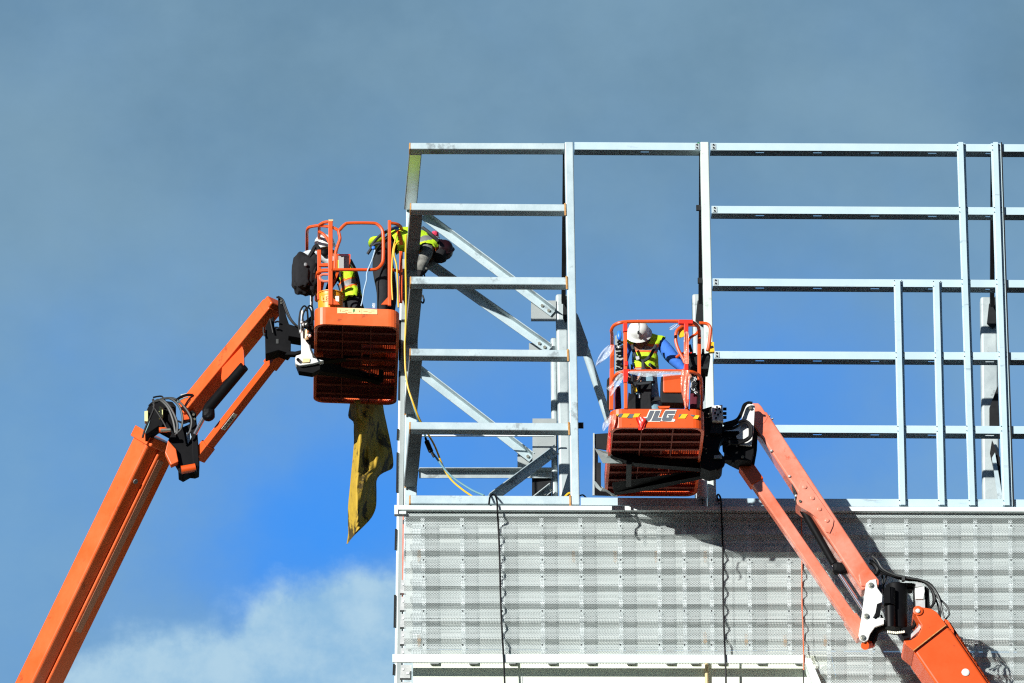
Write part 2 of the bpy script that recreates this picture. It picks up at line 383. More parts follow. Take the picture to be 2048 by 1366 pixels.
# column behind the studs and behind the post, with raking kickers
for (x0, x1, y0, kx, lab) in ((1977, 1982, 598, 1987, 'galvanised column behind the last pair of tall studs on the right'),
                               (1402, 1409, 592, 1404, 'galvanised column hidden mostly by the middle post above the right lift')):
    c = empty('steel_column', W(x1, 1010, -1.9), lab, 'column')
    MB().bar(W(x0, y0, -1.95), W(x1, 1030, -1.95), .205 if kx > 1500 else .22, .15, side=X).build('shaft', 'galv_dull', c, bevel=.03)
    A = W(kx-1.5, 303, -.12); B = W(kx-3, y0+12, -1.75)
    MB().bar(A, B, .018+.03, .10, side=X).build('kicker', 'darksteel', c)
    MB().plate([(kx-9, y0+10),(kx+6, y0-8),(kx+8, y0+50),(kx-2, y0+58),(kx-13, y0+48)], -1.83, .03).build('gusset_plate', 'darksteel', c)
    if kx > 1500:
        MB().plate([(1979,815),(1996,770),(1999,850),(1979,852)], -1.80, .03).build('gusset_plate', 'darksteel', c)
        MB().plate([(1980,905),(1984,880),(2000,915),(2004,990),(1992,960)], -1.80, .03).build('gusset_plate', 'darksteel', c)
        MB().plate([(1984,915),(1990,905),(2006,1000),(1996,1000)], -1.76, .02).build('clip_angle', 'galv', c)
MB().plate([(1394,286),(1398,284),(1399,286),(1396.5,292),(1397,299),(1394.5,298),(1393,292)], .006, .004).build('tape_mark', 'darkgreen', F)

# ------------------------------------------------------------------ perforated cladding and ledges
P = empty('perforated_wall', W(1400, 1366, 0), 'white perforated ribbed metal cladding under the open framing, topped by a thin flashing', 'wall')
MB().bar(W(790, 1014.7, .13)+Y*.10, W(2150, 1018.9, .13)+Y*.10, .20, .056, side=Y).build('top_flashing', 'white', P, bevel=.004)
MB().bar(W(788.8, 1019, .134)+Y*.03, W(795.8, 1019, .134)+Y*.03, .06, .115, side=Y).build('flashing_end', 'white', P)
MB().bar(W(789, 1026, .10), W(812, 1026, .10), .03, .03, side=Y).build('flashing_end', 'white', P)
zt = W(1400, 1018, .06).z
def sheet(x0, x1, y0, y1, off):
    """ribbed sheet: rows every .2195 m; each rib steps back under its lip and slopes out again"""
    bm = bmesh.new(); uvl = bm.loops.layers.uv.new('UVMap')
    zA, zB = W((x0+x1)/2, y0, .05).z, W((x0+x1)/2, y1, .05).z
    zr = W((x0+x1)/2, 1036, .05).z; per = 34.1*PZ
    prof = [(0, .068), (.046, .012), (.088, .008), (.150, .060), (per, .068)]
    pts = []; k = -2
    while True:
        for dz, d in prof[:-1]:
            z = zr - (k*per + dz)
            if zB <= z <= zA: pts.append((z, d))
        if zr - k*per < zB: break
        k += 1
    def dat(z):
        f = ((zr - z) % per)
        for (a, da), (b, db) in zip(prof, prof[1:]):
            if a <= f <= b: return da + (db-da)*(f-a)/(b-a)
    pts = [(zA, dat(zA))] + pts + [(zB, dat(zB))]
    xa, xb = W(x0, (y0+y1)/2).x, W(x1, (y0+y1)/2).x
    arc = 0; prev = None; n = 12
    for z, d in pts:
        row = [bm.verts.new((xa + (xb-xa)*i/n, -(d+off) + .0019*(xb-xa)*i/n*0, z)) for i in range(n+1)]
        if prev:
            na = arc + math.hypot(z-pz, d-pd)
            for i in range(n):
                f = bm.faces.new((prev[i], prev[i+1], row[i+1], row[i]))
                for lp, (u, vv) in zip(f.loops, ((prev[i].co.x, arc), (prev[i+1].co.x, arc), (row[i+1].co.x, na), (row[i].co.x, na))): lp[uvl].uv = (u, -vv)
            arc = na
        prev, pz, pd = row, z, d
    o = wloc(P)
    for v in bm.verts: v.co -= o
    me = bpy.data.meshes.new('perforated_sheet'); bm.to_mesh(me); bm.free(); me.materials.append(M['perf'])
    ob = bpy.data.objects.new('perforated_sheet', me); col.objects.link(ob); ob.parent = P
sheet(808, 2150, 1022, 1073, .004); sheet(808, 2150, 1071, 1240, .012); sheet(808, 2150, 1238, 1313, .004)
sheet(1632, 2150, 1314, 1440, .008)
strips = [846, 924.5, 1004, 1083.5, 1161.5, 1240, 1318, 1368, 1422, 1498, 1577, 1656, 1739, 1813, 1891, 1951, 2021]
for i, x in enumerate(strips):
    y1 = 1309 if x < 1630 else 1430
    MB().bar(W(x-1, 1030, -.012), W(x+3, y1, -.012), .046, .022, side=X).build('support_strip', 'strip', P)
    for y in (1052, 1120, 1154, 1222, 1290):
        c = W(x+1, y, .085); MB().cyl(c, c-Y*.006, .010, 6).build('rivet', 'darksteel', P)
for x in (866, 944, 1023, 1102, 1180, 1259, 1338, 1387, 1441, 1520, 1596, 1678, 1757, 1832, 1910, 1972, 2040):
    y1 = 1309 if x < 1630 else 1430
    MB().bar(W(x-1, 1030, -.040), W(x+3, y1+(20 if y1 < 1400 else 0), -.040), .095, .026, side=X).build('inner_stud', 'backdark', P)
MB().plate([(812,1026),(2150,1030),(2150,1302),(812,1297)], -.068, .02).build('backing_panel', 'backing', P)
MB().plate([(1662,1304),(2150,1306),(2150,1440),(1693,1440)], -.068, .02).build('backing_panel', 'backing', P)
MB().bar(W(797, 1021.8, .070)+Y*.02, W(2150, 1026.0, .070)+Y*.02, .03, .030, side=Y).build('shadow_gap', 'darksteel', P)  # dark bar standing in for the shadow line under the flashing
MB().plate([(825,1046),(843,1046),(843,1309),(825,1309)], -.03, .02).build('splice_plate', 'strip', P)
for x, y in ((838, 1110), (838, 1280), (1147, 1112), (1230, 1112), (1410, 1112), (1312, 1112), (1410, 1275), (1492, 1278), (1570, 1280), (1650, 1280)):
    MB().plate([(x-3, y-10),(x+3, y-11),(x+4, y+8),(x, y+16),(x-3, y+9)], -.006, .004).build('rust_stain', 'rust', P)
# lower ledge, hood and recessed wall
H = empty('lower_ledge', W(1200, 1325, .1), 'white ledge with an angled right end below the perforated cladding', 'ledge')
MB().bar(W(785, 1316.2, .16)+Y*.01, W(1613, 1317.8, .16)+Y*.01, .02, .102, side=Y).build('fascia', 'white', H, bevel=.004)
MB().prism([W(1606, 1316, .165), W(1621, 1316, .165), W(1660, 1408, .165), W(1645, 1408, .165)], V((0, .20, 0))).build('angled_trim', 'white', H)
WL = empty('lower_wall', W(1200, 1440, -.06), 'plain cream wall panel recessed beneath the white ledge', 'wall')
MB().plate([(826,1300),(1660,1302),(1690,1440),(826,1440)], -.066, .05).build('wall_panel', 'cream', WL)
MB().bar(W(1044, 1353, -.062), W(1044, 1440, -.062), .014, .006, side=X).build('panel_joint', 'backing', WL)
MB().bar(W(1480, 1353, -.062), W(1480, 1440, -.062), .014, .006, side=X).build('panel_joint', 'backing', WL)
tag(MB().cyl(W(1413, 1322, -.02), W(1414.5, 1440, -.02), .020, 12).build('pipe', 'beige', smooth=True), 'thin beige pipe running down the cream wall below the ledge', 'pipe')
# building mass under the frame, down to the ground
zlow = W(1200, 1438, 0).z
b = MB(); xa, xb = W(826, 1400).x, W(2300, 1400).x + 14
LB = empty('lower_building', (0, 6.2, 0), 'cream building body under the recessed wall, carrying the perforated cladding', 'building')
b.box(((xa+xb)/2, 6.2, (zlow-.5)/2), xb-xa, 12, zlow-.5); b.build('wall', 'cream', LB)
MB().box(((xa+xb)/2, 6.2, zlow-.4), xb-xa, 12, .19).build('roof', 'roofing', LB)  # unseen dark slab added to stop sunlight bouncing onto the steel undersides

# left flank: upright channel and clips behind the corner
E_ = empty('corner_channel', W(798, 1366, -1.8), 'tall narrow channel of white and dark strips along the left edge of the wall', 'channel')
MB().bar(W(803, 520, -1.80), W(790, 1440, -1.80), .028, .02, side=X).build('white_flange', 'white', E_)
MB().bar(W(808, 520, -1.78), W(797, 1440, -1.78), .050, .05, side=X).build('dark_web', 'plate', E_)
MB().bar(W(812, 520, -1.79), W(802.5, 1440, -1.79), .016, .03, side=X).build('dark_web', 'darksteel', E_)
for y0, y1, xx in ((640, 720, 800), (742, 800, 799), (858, 880, 796), (905, 985, 795), (1058, 1100, 792), (1190, 1255, 790), (1328, 1350, 788)):
    MB().bar(W(xx, y0, -1.78), W(xx-1, y1, -1.78), .024, .012, side=X).build('dark_clip', 'darksteel', E_)  # dark strips drawn as shadows falling on the white flange
MB().bar(W(806.5, 1026, -.2), W(805, 1200, -.2), .014, .02, side=X).build('pink_edge', 'pinktape', E_)
for y in range(1160, 1440, 34):
    MB().plate([(802,y),(823,y),(823,y+26),(800,y+26)], -.12, .06).build('clip', 'alu', E_)
    MB().plate([(805,y+6),(807.5,y+6),(807.5,y+10),(805,y+10)], -.11, .02).build('clip_slot', 'strip', E_)
    MB().plate([(813,y+15),(818,y+14),(818,y+18),(813,y+18)], -.11, .02).build('clip_slot', 'strip', E_)

# ------------------------------------------------------------------ work platforms
def rrect(w, l, r, n=6):
    pts = []
    for cx, cy, a0 in ((w-r, r, -90), (w-r, l-r, 0), (r, l-r, 90), (r, r, 180)):
        for k in range(n+1):
            a = R(a0 + 90*k/n); pts.append((cx + r*math.cos(a), cy + r*math.sin(a)))
    return pts
def platform(lift, O, w, l, h, tilt, mo, rad=.13):
    """toe board ring, floor grating with ribs; O = near left bottom corner (world), tilt = fall per metre to the right"""
    fr = lambda x, y, z: O + V((x, y, z - tilt*x))
    pf = bpy.data.objects.new('work_platform', None); col.objects.link(pf); pf.parent = lift; pf.location = O - lift.location
    s = MB(); ring = rrect(w, l, rad); n = len(ring); inn = [( w/2+(x-w/2)*(1-.012/w*2), l/2+(y-l/2)*(1-.012/l*2)) for x, y in ring]
    lip = [( w/2+(x-w/2)*(1-.035/w*2), l/2+(y-l/2)*(1-.035/l*2)) for x, y in ring]
    layers = [(lip, 0), (ring, 0), (ring, h), (inn, h), (inn, .02), (lip, .02)]
    vs = [[s.bm.verts.new(fr(x, y, z)) for x, y in rg] for rg, z in layers]
    for A, B in zip(vs, vs[1:]+vs[:1]):
        for k in range(n): s.bm.faces.new((A[k], A[(k+1)%n], B[(k+1)%n], B[k]))
    s.build('toe_board', mo, pf, bevel=.003)
    s = MB(); s2 = MB(); y = .05
    while y < l-.05:
        if .62 < y < 1.75: s.bar(fr(.03, y, .055), fr(w*.56, y, .055), .004, .027, side=Y); s2.bar(fr(w*.56+.01, y, .058), fr(w-.03, y, .058), .004, .018, side=Y)
        else: s.bar(fr(.03, y, .055), fr(w-.03, y, .055), .004, .027, side=Y)
        y += .033
    s.bar(fr(w*.565, .6, .05), fr(w*.565, 1.78, .05), .02, .03, side=X)
    x = .05
    while x < w-.04:
        s.bar(fr(x, .03, .06), fr(x, l-.03, .06), .004, .012, side=X); x += .026
    s.build('floor_grating', 'dirty_orange', pf); s2.build('floor_grating', 'orange', pf)  # bright orange zone paints the sunlit patch, darker orange the shaded rest
    s = MB()
    for k in range(1, 9): s.bar(fr(.02, l*k/9, .03), fr(w-.02, l*k/9, .03), .05, .03, side=Y)
    for k in (1/3, 2/3): s.bar(fr(w*k, .02, .026), fr(w*k, l-.02, .026), .012, .03, side=X)
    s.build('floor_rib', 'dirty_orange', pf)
    return pf, fr

# ================================================================== LEFT LIFT
LL = empty('boom_lift', W(300, 880, -.85), 'orange boom lift on the left, its platform of two workers raised beside the steel tower', 'boom lift')
D0 = -.95
O = W(629, 647.5, D0)
pf, fr = platform(LL, O, 1.005, 2.24, .225, .035, 'orange_worn')
RT = .019
def rail(pts, d, r=RT, name='guard_rail', par=None, m='orange', n=5):
    return MB().tube(wl(pts, d, n), r, 8).build(name, m, par or pf, smooth=True)
def strut(px, y0, y1, d, w=.05, t=.03, x1=None, m='orange', par=None):
    return MB().bar(W(px, y0, d), W(x1 or px, y1, d), w, t, side=X).build('rail_post', m, par or pf, bevel=.006)
strut(661, 442, 610, D0, .052); strut(779, 441, 612, D0, .040)
MB().bar(W(661.5, 440, D0), W(661.5, 443.5, D0), .056, .035, side=X).build('post_cap', 'beige', pf)
gate = rail([(666,539.5),(700,539.5),(742,539.5),(755,537),(764,527),(766.5,514),(766.5,474),(764,459),(755,449),(743,446.2),(700,446.2),(690,449),(681,458),(677.5,463),(680,477),(676,490),(671.5,505),(670,520),(669,538)], D0, .020, 'entry_gate')
strut(671.5, 508, 538, D0, .05); 
MB().plate([(762,609),(776,594),(776,609)], D0, .02).build('post_gusset', 'orange', pf)
MB().plate([(666,609),(665,595),(680,609)], D0, .02).build('post_gusset', 'orange', pf)
# receding side rails
def recede(px, py, d, length, r=RT, dx=0.): a = W(px, py, d); return [a, a + Y*length + X*dx]
rail([(657,443.5,D0),(648,445,D0-.02),(641,449,D0-.06),(638.5,455,D0-.14),(638,500,D0-.75),(638,560,D0-1.55)], D0)
rail([(677,461,D0),(668,456,D0-.02),(655,453,D0-.05),(640,451.5,D0-.08),(627,452.5,D0-.10),(618,455,D0-.14),(614.5,461,D0-.22),(614,480,D0-.5),(614,540,D0-1.3)], D0)
rail([(637,463,D0-.1),(646,468,D0-.1),(655,478,D0-.08),(660,488,D0-.05)], D0)
rail([(782,446,D0),(793,448,D0-.03),(800,452,D0-.08),(803,460,D0-.18),(803,500,D0-.72),(802.5,560,D0-1.55)], D0)
rail([(782,539.5,D0),(793,541,D0-.03),(800,545,D0-.08),(803,552,D0-.18),(802.5,600,D0-.85)], D0)
rail([(664,541,D0),(648,541,D0-.03),(638,544,D0-.08),(635,552,D0-.18),(633,600,D0-.85)], D0, .024)
strut(638.5, 500, 600, D0-.12, .045); strut(801.5, 503, 606, D0-.10, .04)
MB().plate([(638,527),(656,526),(656,532),(638,532)], D0-.05, .03).build('rail_bracket', 'orange', pf)
rail([(656,549),(645,549.5),(640,553),(641,559),(648,562.5),(657,562)], D0-.01, .016, 'lanyard_ring', m='orange_faded')
MB().bar(W(676, 542, D0-.02), W(664, 575, D0-.1), .03, .02, side=X).build('diagonal_stay', 'orange', pf)
MB().bar(W(645, 562, D0-.3), W(636, 604, D0-.5), .05, .02, side=X).build('diagonal_stay', 'orange', pf)
MB().plate([(674.5,615.5),(723,616.5),(723.5,616.2),(723.5,628),(696,627.5),(688,621),(693,626.5),(674.5,626.5)], D0+.006, .003).build('safety_sticker', 'sticker', pf)
MB().plate([(724,616.5),(754.5,619),(754.5,628.5),(724,628)], D0+.006, .003).build('safety_sticker', 'sticker', pf)
s = MB()
for x, y, w2, h2 in ((680,619,1.2,4),(684,622,5,.8),(690,620.5,6,.7),(696,624,7,.8),(727,622.5,8,.9),(737,625,6,.8),(742,621.5,7,.7),(718,621,2,3)):
    s.plate([(x,y),(x+w2,y),(x+w2,y+h2),(x,y+h2)], D0+.008, .002)
s.build('sticker_print', 'rust', pf)
MB().plate([(706,619),(709,617.5),(709.5,622),(706.5,625)], D0+.009, .002).build('sticker_symbol', 'darkgreen', pf)
MB().plate([(744.5,606),(750.5,606),(750,616),(745,616)], D0+.012, .003).build('tape_patch', 'film', pf)
# support arms under the floor (black), from the rotator to the floor beams
A0 = W(640, 716, -2.0)
MB().prism([W(612,713,-1.95), W(700,700,-1.9), W(776,693,-1.85), W(776,705,-1.85), W(650,722,-1.95), W(612,727,-1.95)], V((0,.10,0))).build('support_arm', 'black', pf)
MB().prism([W(600,722,-2.0), W(620,741,-2.0), W(700,750,-2.3), W(760,763,-2.45), W(762,752,-2.45), W(700,735,-2.3), W(640,722,-2.0)], V((0,.10,0))).build('support_arm', 'black', pf)
MB().bar(W(764, 695, -1.9), W(762, 762, -2.5), .055, .05, side=X).build('cross_beam', 'black', pf)
for x, y in ((757, 697), (633, 704)):
    MB().plate([(x,y),(x+13,y-1),(x+13,y+7),(x,y+7)], -1.78, .03).build('mount_clip', 'orange', pf)
# rotator: white bracket, valve gear
RO = MB().plate([(602,622),(606,618),(609,660),(612,682),(622,694),(626,715),(648,721),(626,727),(600,731),(592,728),(590,718),(592,711),(602,708),(603,690),(601,660)], -1.55, .10).build('rotator_bracket', 'whitepaint', LL, bevel=.008)
MB().plate([(606,717),(620,717),(619,724),(605,725)], -1.535, .02).build('warning_label', 'sticker', RO)
MB().cyl(W(596,719,-1.54), W(596,719,-1.50), .02, 12).build('pivot_pin', 'black', RO)
MB().cyl(W(613,643,-1.50), W(613,655,-1.50), .035, 12).build('rotary_motor', 'black', RO, smooth=True)
MB().cyl(W(614,660,-1.50), W(613,678,-1.50), .028, 14).build('motor_casing', 'brass', RO, smooth=True)
MB().plate([(612,640),(627,628),(629,690),(620,688),(612,680)], -1.58, .12).build('motor_mount', 'black', RO)
MB().plate([(590,721),(598,742),(625,746),(640,738),(640,728),(600,731)], -1.6, .12).build('pivot_plate', 'black', RO)
random.seed(3)
for k in range(12):
    x, y = 600+random.random()*26, 616+random.random()*60
    MB().blob(W(x, y, -1.5+random.random()*.06), .010+random.random()*.016, .02, .012+random.random()*.02, .8, .2, seed=k, n=6).build('hydraulic_fitting', random.choice(['alu','whitepaint','black','alu','black']), RO)
for pts in ([(599,668),(598,645),(601,622),(608,612),(614,618),(616,640)], [(603,662),(606,630),(614,616),(622,622),(624,650)], [(620,690),(622,700),(628,712),(632,716)], [(612,622),(618,612),(625,616),(627,640)]):
    MB().tube(wl(pts, -1.48), .011, 6).build('hydraulic_hose', 'rubber', RO, smooth=True)
MB().plate([(620,585),(626,585),(626,618),(620,618)], -1.6, .04).build('cable_guide', 'whitepaint', RO)
# jib head bracket (black)
JH = MB().plate([(556,596),(563,594),(567,600),(572,630),(578,648),(602,655),(602,676),(578,672),(577,680),(582,682),(581,700),(576,706),(558,700),(531,708),(530,655),(537,640),(548,632),(549,656),(558,657),(558,625)], -1.72, .22).build('jib_head', 'black', LL, bevel=.008)
MB().plate([(576,702),(590,703),(612,698),(610,702),(590,709),(570,709)], -1.7, .08).build('link_lug', 'black', JH)
for pts in ([(553,594),(562,598),(568,612),(576,632),(588,648),(602,656)], [(556,593),(566,600),(573,618),(582,638),(594,652),(603,657)], [(549,645),(555,643),(559,644)], [(549,655),(555,655),(559,657)], [(527,655),(527,665),(529,672)], [(540,638),(543,652),(546,666)]):
    MB().tube(wl(pts, -1.68), .011, 6).build('hydraulic_hose', 'rubber', JH, smooth=True)
MB().plate([(552,678),(557,678),(557,687),(552,687)], -1.71, .02).build('plate_label', 'hose_grey', JH)
for y in (601, 606): MB().cyl(W(562,y,-1.70), W(562,y,-1.66), .012, 8).build('bolt', 'bolt', JH)
# jib, link, cylinder
JD = 1.02                                  # the arm comes this much nearer between elbow and head
jt, jb = W(545, 612, -1.95), W(372, 824, -1.95-JD)
def arm_frame(a, b):
    t = (b-a).normalized(); sd = t.cross(Z).normalized(); nb = sd.cross(t)
    if nb.z > 0: nb = -nb
    return t, sd, nb                       # axis, horizontal side, underside normal
ja, js, jn = arm_frame(jb, jt)
jib = MB().bar(jb, jt, .215, .185, side=js).build('jib_boom', 'orange_worn', LL, bevel=.014)
MB().bar(jt-ja*.10, jt+ja*.07, .222, .15, side=js).build('jib_end', 'orange_worn', jib, bevel=.02)
lt, lb = W(565, 700, -1.95), W(398, 914, -1.95-JD)
la, lsd, lnb = arm_frame(lb, lt)
link = MB().bar(lb, lt, .12, .10, side=lsd).build('link_arm', 'orange', LL, bevel=.008)
MB().bar(lt-la*.26, lt+la*.02, .155, .135, side=lsd).build('link_sleeve', 'orange', link, bevel=.008)
MB().bar(lb-la*.02, lb+la*.20, .15, .13, side=lsd).build('link_sleeve', 'orange', link, bevel=.008)
# hire-company lettering on the link
lu = lnb.cross(la)
if lu.dot(Z-X) < 0: lu = -lu
pc = lb.lerp(lt, .29) + lnb*.054 + lu*.012
MB().bar(pc-la*.02, pc+la*.235, .062, .004, side=lu).build('name_plate', 'decal_w', link)
text_mesh(MB(), 'United', pc-lu*.018+lnb*.004, la, lu, .070).build('lettering', 'black', link)
# cylinder bracket on the jib + hydraulic cylinder
jd = lambda x: -1.95-JD + JD*(x-372)/173. + .13
MB().prism([W(x, y, jd(x)) for x, y in ((442,755),(444,735),(484,692),(487,700),(488,728),(484,741),(470,742),(444,765))], Y*.05+X*.01).build('cylinder_bracket', 'orange', jib, bevel=.006)
cy = MB().tube([W(412,826,jd(412)), W(418,815,jd(418)), W(488,733,jd(488))], [.055,.066,.062], 16).build('hydraulic_cylinder', 'black', LL, smooth=True)
MB().cyl(W(390,868,jd(390)), W(416,820,jd(416)), .026, 12).build('piston_rod', 'chrome', cy, smooth=True)
MB().blob(W(417,828,jd(417)), .078, .07, .085, .8, .1, n=8).build('cylinder_gland', 'black', cy)
# elbow between boom and jib
EB = MB().plate([(294,818),(300,806),(318,800),(345,803),(352,812),(352,840),(346,850),(356,858),(382,846),(378,828),(384,821),(391,824),(394,850),(399,920),(398,940),(390,943),(380,942),(366,950),(357,945),(356,928),(340,900),(336,880),(344,866),(318,852),(298,866),(290,870)], -2.900, .22).build('elbow_bracket', 'black', LL, bevel=.01)
MB().plate([(380,822),(385,820),(392,826),(398,925),(392,943),(386,940),(384,880)], -2.820, .05).build('elbow_plate', 'black', EB, bevel=.006)
MB().cyl(W(363,940,-2.840), W(391,935,-2.840), .05, 16).build('pivot_tube', 'orange', EB, smooth=True)
MB().plate([(372,866),(379,862),(383,874),(376,888)], -2.893, .004).build('bracket_opening', 'rope', EB)
MB().plate([(289,822),(296,821),(296,843),(289,842)], -2.860, .08).build('sensor_box', 'yellowbox', EB, bevel=.005)
MB().plate([(318,812),(326,815),(326,833),(318,836)], -2.820, .06).build('sensor_box', 'yellowbox', EB, bevel=.005)
for x, y in ((387,829),(389,838)): MB().cyl(W(x,y,-2.820), W(x,y,-2.740), .016, 8).build('bolt', 'bolt', EB)
MB().plate([(362,818),(378,806),(382,838),(366,840)], -2.880, .1).build('jib_lug', 'orange', EB, bevel=.006)
MB().cyl(W(321,861,-2.720), W(341,860,-2.720), .024, 12).build('pivot_pin', 'bolt', EB, smooth=True)
MB().cyl(W(318,860,-2.740), W(334,860,-2.740), .034, 12).build('pin_boss', 'orange', EB, smooth=True)
MB().plate([(361,789),(384,784),(386,792),(363,793)], -2.940, .06).build('cable_clamp', 'alu', EB)
MB().plate([(380,782),(386,778),(392,784),(388,796),(378,800),(362,808),(366,800)], -2.980, .12).build('cable_carrier', 'black', EB)
for pts, mm, rr in (([(285,875),(291,856),(300,836),(308,815),(306,798)], 'rubber', .014), ([(306,795),(315,793),(324,793),(328,800),(342,812)], 'rubber', .010),
        ([(304,808),(318,800),(335,814),(346,840),(351,866)], 'hose_grey', .016), ([(310,804),(325,800),(342,818),(354,845),(354,868)], 'hose_grey', .016),
        ([(320,799),(340,797),(358,812),(365,836),(362,858),(350,870)], 'hose_grey', .014), ([(325,797),(350,798),(372,818),(383,840),(380,862),(374,870)], 'hose_grey', .014),
        ([(350,802),(362,794),(374,790),(386,790)], 'rubber', .016), ([(352,806),(364,798),(376,794)], 'cable_b', .008), ([(306,812),(318,830),(330,850),(335,862)], 'rubber', .012),
        ([(298,812),(305,806),(316,804)], 'rubber', .014), ([(356,842),(366,846),(376,843),(382,836)], 'rubber', .012), ([(300,840),(296,852),(290,866)], 'cable_b', .006)):
    MB().tube(wl(pts, -2.720), rr, 6).build('hydraulic_hose', mm, EB, smooth=True)
# main boom: rises to the right and toward the viewer, so its underside is in view
ba = V((.42, -.42, .77)).normalized(); bl = V((-.707, -.707, 0)); bn = V((.56, -.56, -.61)).normalized()
def bframe(top, w_side, w_bot, length, name, m, par, bev=.02, rec=0):
    """box whose left edge line starts at 'top' (upper front edge between side and bottom faces)"""
    c0 = top - bl*(0) ; 
    s = MB(); a, e = top, top - ba*length
    mid = -bl*(w_bot/2) - bn*(w_side/2)
    s.hexa((a+e)/2 + mid, (a-e)/2, bl*(w_bot/2), bn*(w_side/2))
    return s.build(name, m, par, bevel=bev)
ridge = W(301, 877, -3.07)            # edge between the lit side and the channel of the underside
L_ = 12.0
boom = bframe(ridge + bn*.0, .31, .20, L_, 'main_boom', 'orange_worn', LL, .03)
# raised right-hand half of the underside and its far flank
r2 = ridge - bl*.185 + bn*.035
s = MB(); s.hexa((r2*2 - ba*L_)/2 - bl*.12 - bn*.18, ba*(L_/2), bl*.12, bn*.18)
s.build('boom_flank', 'orange_worn', boom, bevel=.02)
pp = r2 + bn*.003 - bl*.085
MB().hexa(pp - ba*1.35, ba*1.15, bl*.045, bn*.002).build('paint_patch', 'patch', boom)
MB().hexa(ridge - bn*.17 + bl*.012 - ba*.02, ba*.07, bl*.012, bn*.175).build('boom_collar', 'orange_worn', boom, bevel=.01)
MB().hexa(ridge - bl*.20 - bn*.14 - ba*.03, ba*.06, bl*.19, bn*.19).build('boom_tip', 'orange_worn', boom, bevel=.02)
MB().cyl(ridge - bl*.08 + bn*.001 - ba*.55, ridge - bl*.08 + bn*.012 - ba*.55, .03, 14).build('access_hole', 'backdark', boom)
MB().prism([W(336,880,-2.82), W(352,898,-2.82), W(357,923,-2.82), W(342,930,-2.82), W(330,905,-2.82)], Y*.1).build('boom_gusset', 'orange_worn', boom, bevel=.01)

# ================================================================== RIGHT LIFT
RL = empty('boom_lift', W(1740, 1250, 1.0), 'orange boom lift on the right, its tape-wrapped platform holding one worker before the cladding', 'boom lift')
D1 = 2.05
O2 = W(1221, 855, D1)
pf2, fr2 = platform(RL, O2, 1.075, 1.93, .235, .0, 'orange')
def rail2(pts, d=D1, r=RT, name='guard_rail', m='orange'): return rail(pts, d, r, name, pf2, m)
rail2([(1224,668,D1-.2),(1223,660,D1-.12),(1228,651,D1-.05),(1240,645.5),(1256,643.5),(1300,642.8),(1350,642.5),(1378,643),(1388,646,D1-.03),(1395,652,D1-.08),(1398,662,D1-.18),(1398,700,D1-.7),(1398,760,D1-1.5)], r=.020)
rail2([(1224,668,D1-.2),(1224,700,D1-.64),(1223,780,D1-1.75)], r=.020)
rail2([(1225,775,D1-.28),(1226,760,D1-.14),(1233,749,D1-.04),(1250,743.5),(1300,742),(1360,742),(1378,743),(1390,746,D1-.03),(1400,753,D1-.1),(1403,770,D1-.3),(1403,830,D1-1.1)], r=.019)
strut(1250.5, 645, 818, D1, .042, par=pf2, x1=1251.5); strut(1372.5, 645, 818, D1, .042, par=pf2, x1=1373.5)
strut(1224.5, 690, 820, D1-.15, .05, par=pf2, x1=1222.5); strut(1398.5, 660, 760, D1-.3, .04, par=pf2)
rail2([(1394,651),(1380,650),(1366,652),(1355,660),(1351.5,672),(1353,688),(1359,704),(1366,716),(1370,726)], D1-.25, .019, 'console_guard')
rail2([(1398,660),(1392,668),(1380,676),(1374,688),(1370,700)], D1-.25, .016, 'console_guard')
rail2([(1398,646),(1412,647),(1419,652),(1421,662),(1418,690),(1415,702)], D1-1.2, .020)
rail2([(1352,715),(1362,708),(1370,706)], D1-.3, .016)
MB().plate([(1358,660),(1366,652),(1370,653),(1369,672),(1360,676),(1356,668)], D1-.27, .01).build('console_cover', 'yel', pf2)
MB().plate([(1316,812),(1340,812),(1338,816),(1320,817)], D1-.02, .04).build('step_bracket', 'orange', pf2)
# front graphics
dd = D1 + .006
J = lambda pts, d, m, nm: MB().plate([(1270+x/13.65, 800+y/13.65) for x, y in pts], d, .002).build(nm, m, pf2)
J([(195,492),(215,463),(310,463),(395,266),(727,266),(645,468),(722,468),(800,310),(845,266),(1142,266),(1085,400),(1025,518),(1070,512),(1102,550),(1065,592),(935,590),(700,575),(680,592),(380,592),(270,560)], dd, 'decal_w', 'logo_outline')
J([(235,487),(330,487),(412,290),(535,290),(440,500),(395,560),(340,572),(285,570)], dd+.003, 'decal_g', 'logo_letter_j')
J([(562,290),(695,290),(612,480),(725,482),(690,570),(445,570)], dd+.003, 'decal_g', 'logo_letter_l')
J([(850,290),(1110,290),(1078,378),(888,378),(848,475),(915,475),(930,440),(897,440),(905,408),(1060,408),(985,570),(760,570),(727,540),(790,370),(815,315)], dd+.003, 'decal_g', 'logo_letter_g')
for poly, mm in (([(1239,827),(1247,827),(1243,834),(1236,834)], 'decal_g'), ([(1246,827),(1260,827),(1254,835),(1242,835)], 'yel'), ([(1260,828),(1269,828),(1264,836),(1255,836)], 'decal_g'),
                ([(1269,827),(1281,827),(1276,834.5),(1265,835)], 'yel'), ([(1358,829),(1364,828),(1359,835),(1357,834)], 'decal_g'), ([(1364,828),(1376,828),(1370,837),(1356,837)], 'yel'),
                ([(1380,829),(1390,830),(1387,833),(1383,832)], 'decal_g'), ([(1391,830),(1399,831),(1395,838),(1386,837)], 'yel'), ([(1230,829),(1238,828),(1233,834),(1229,834)], 'yel')):
    MB().plate(poly, dd, .002).build('hazard_stripe', mm, pf2)
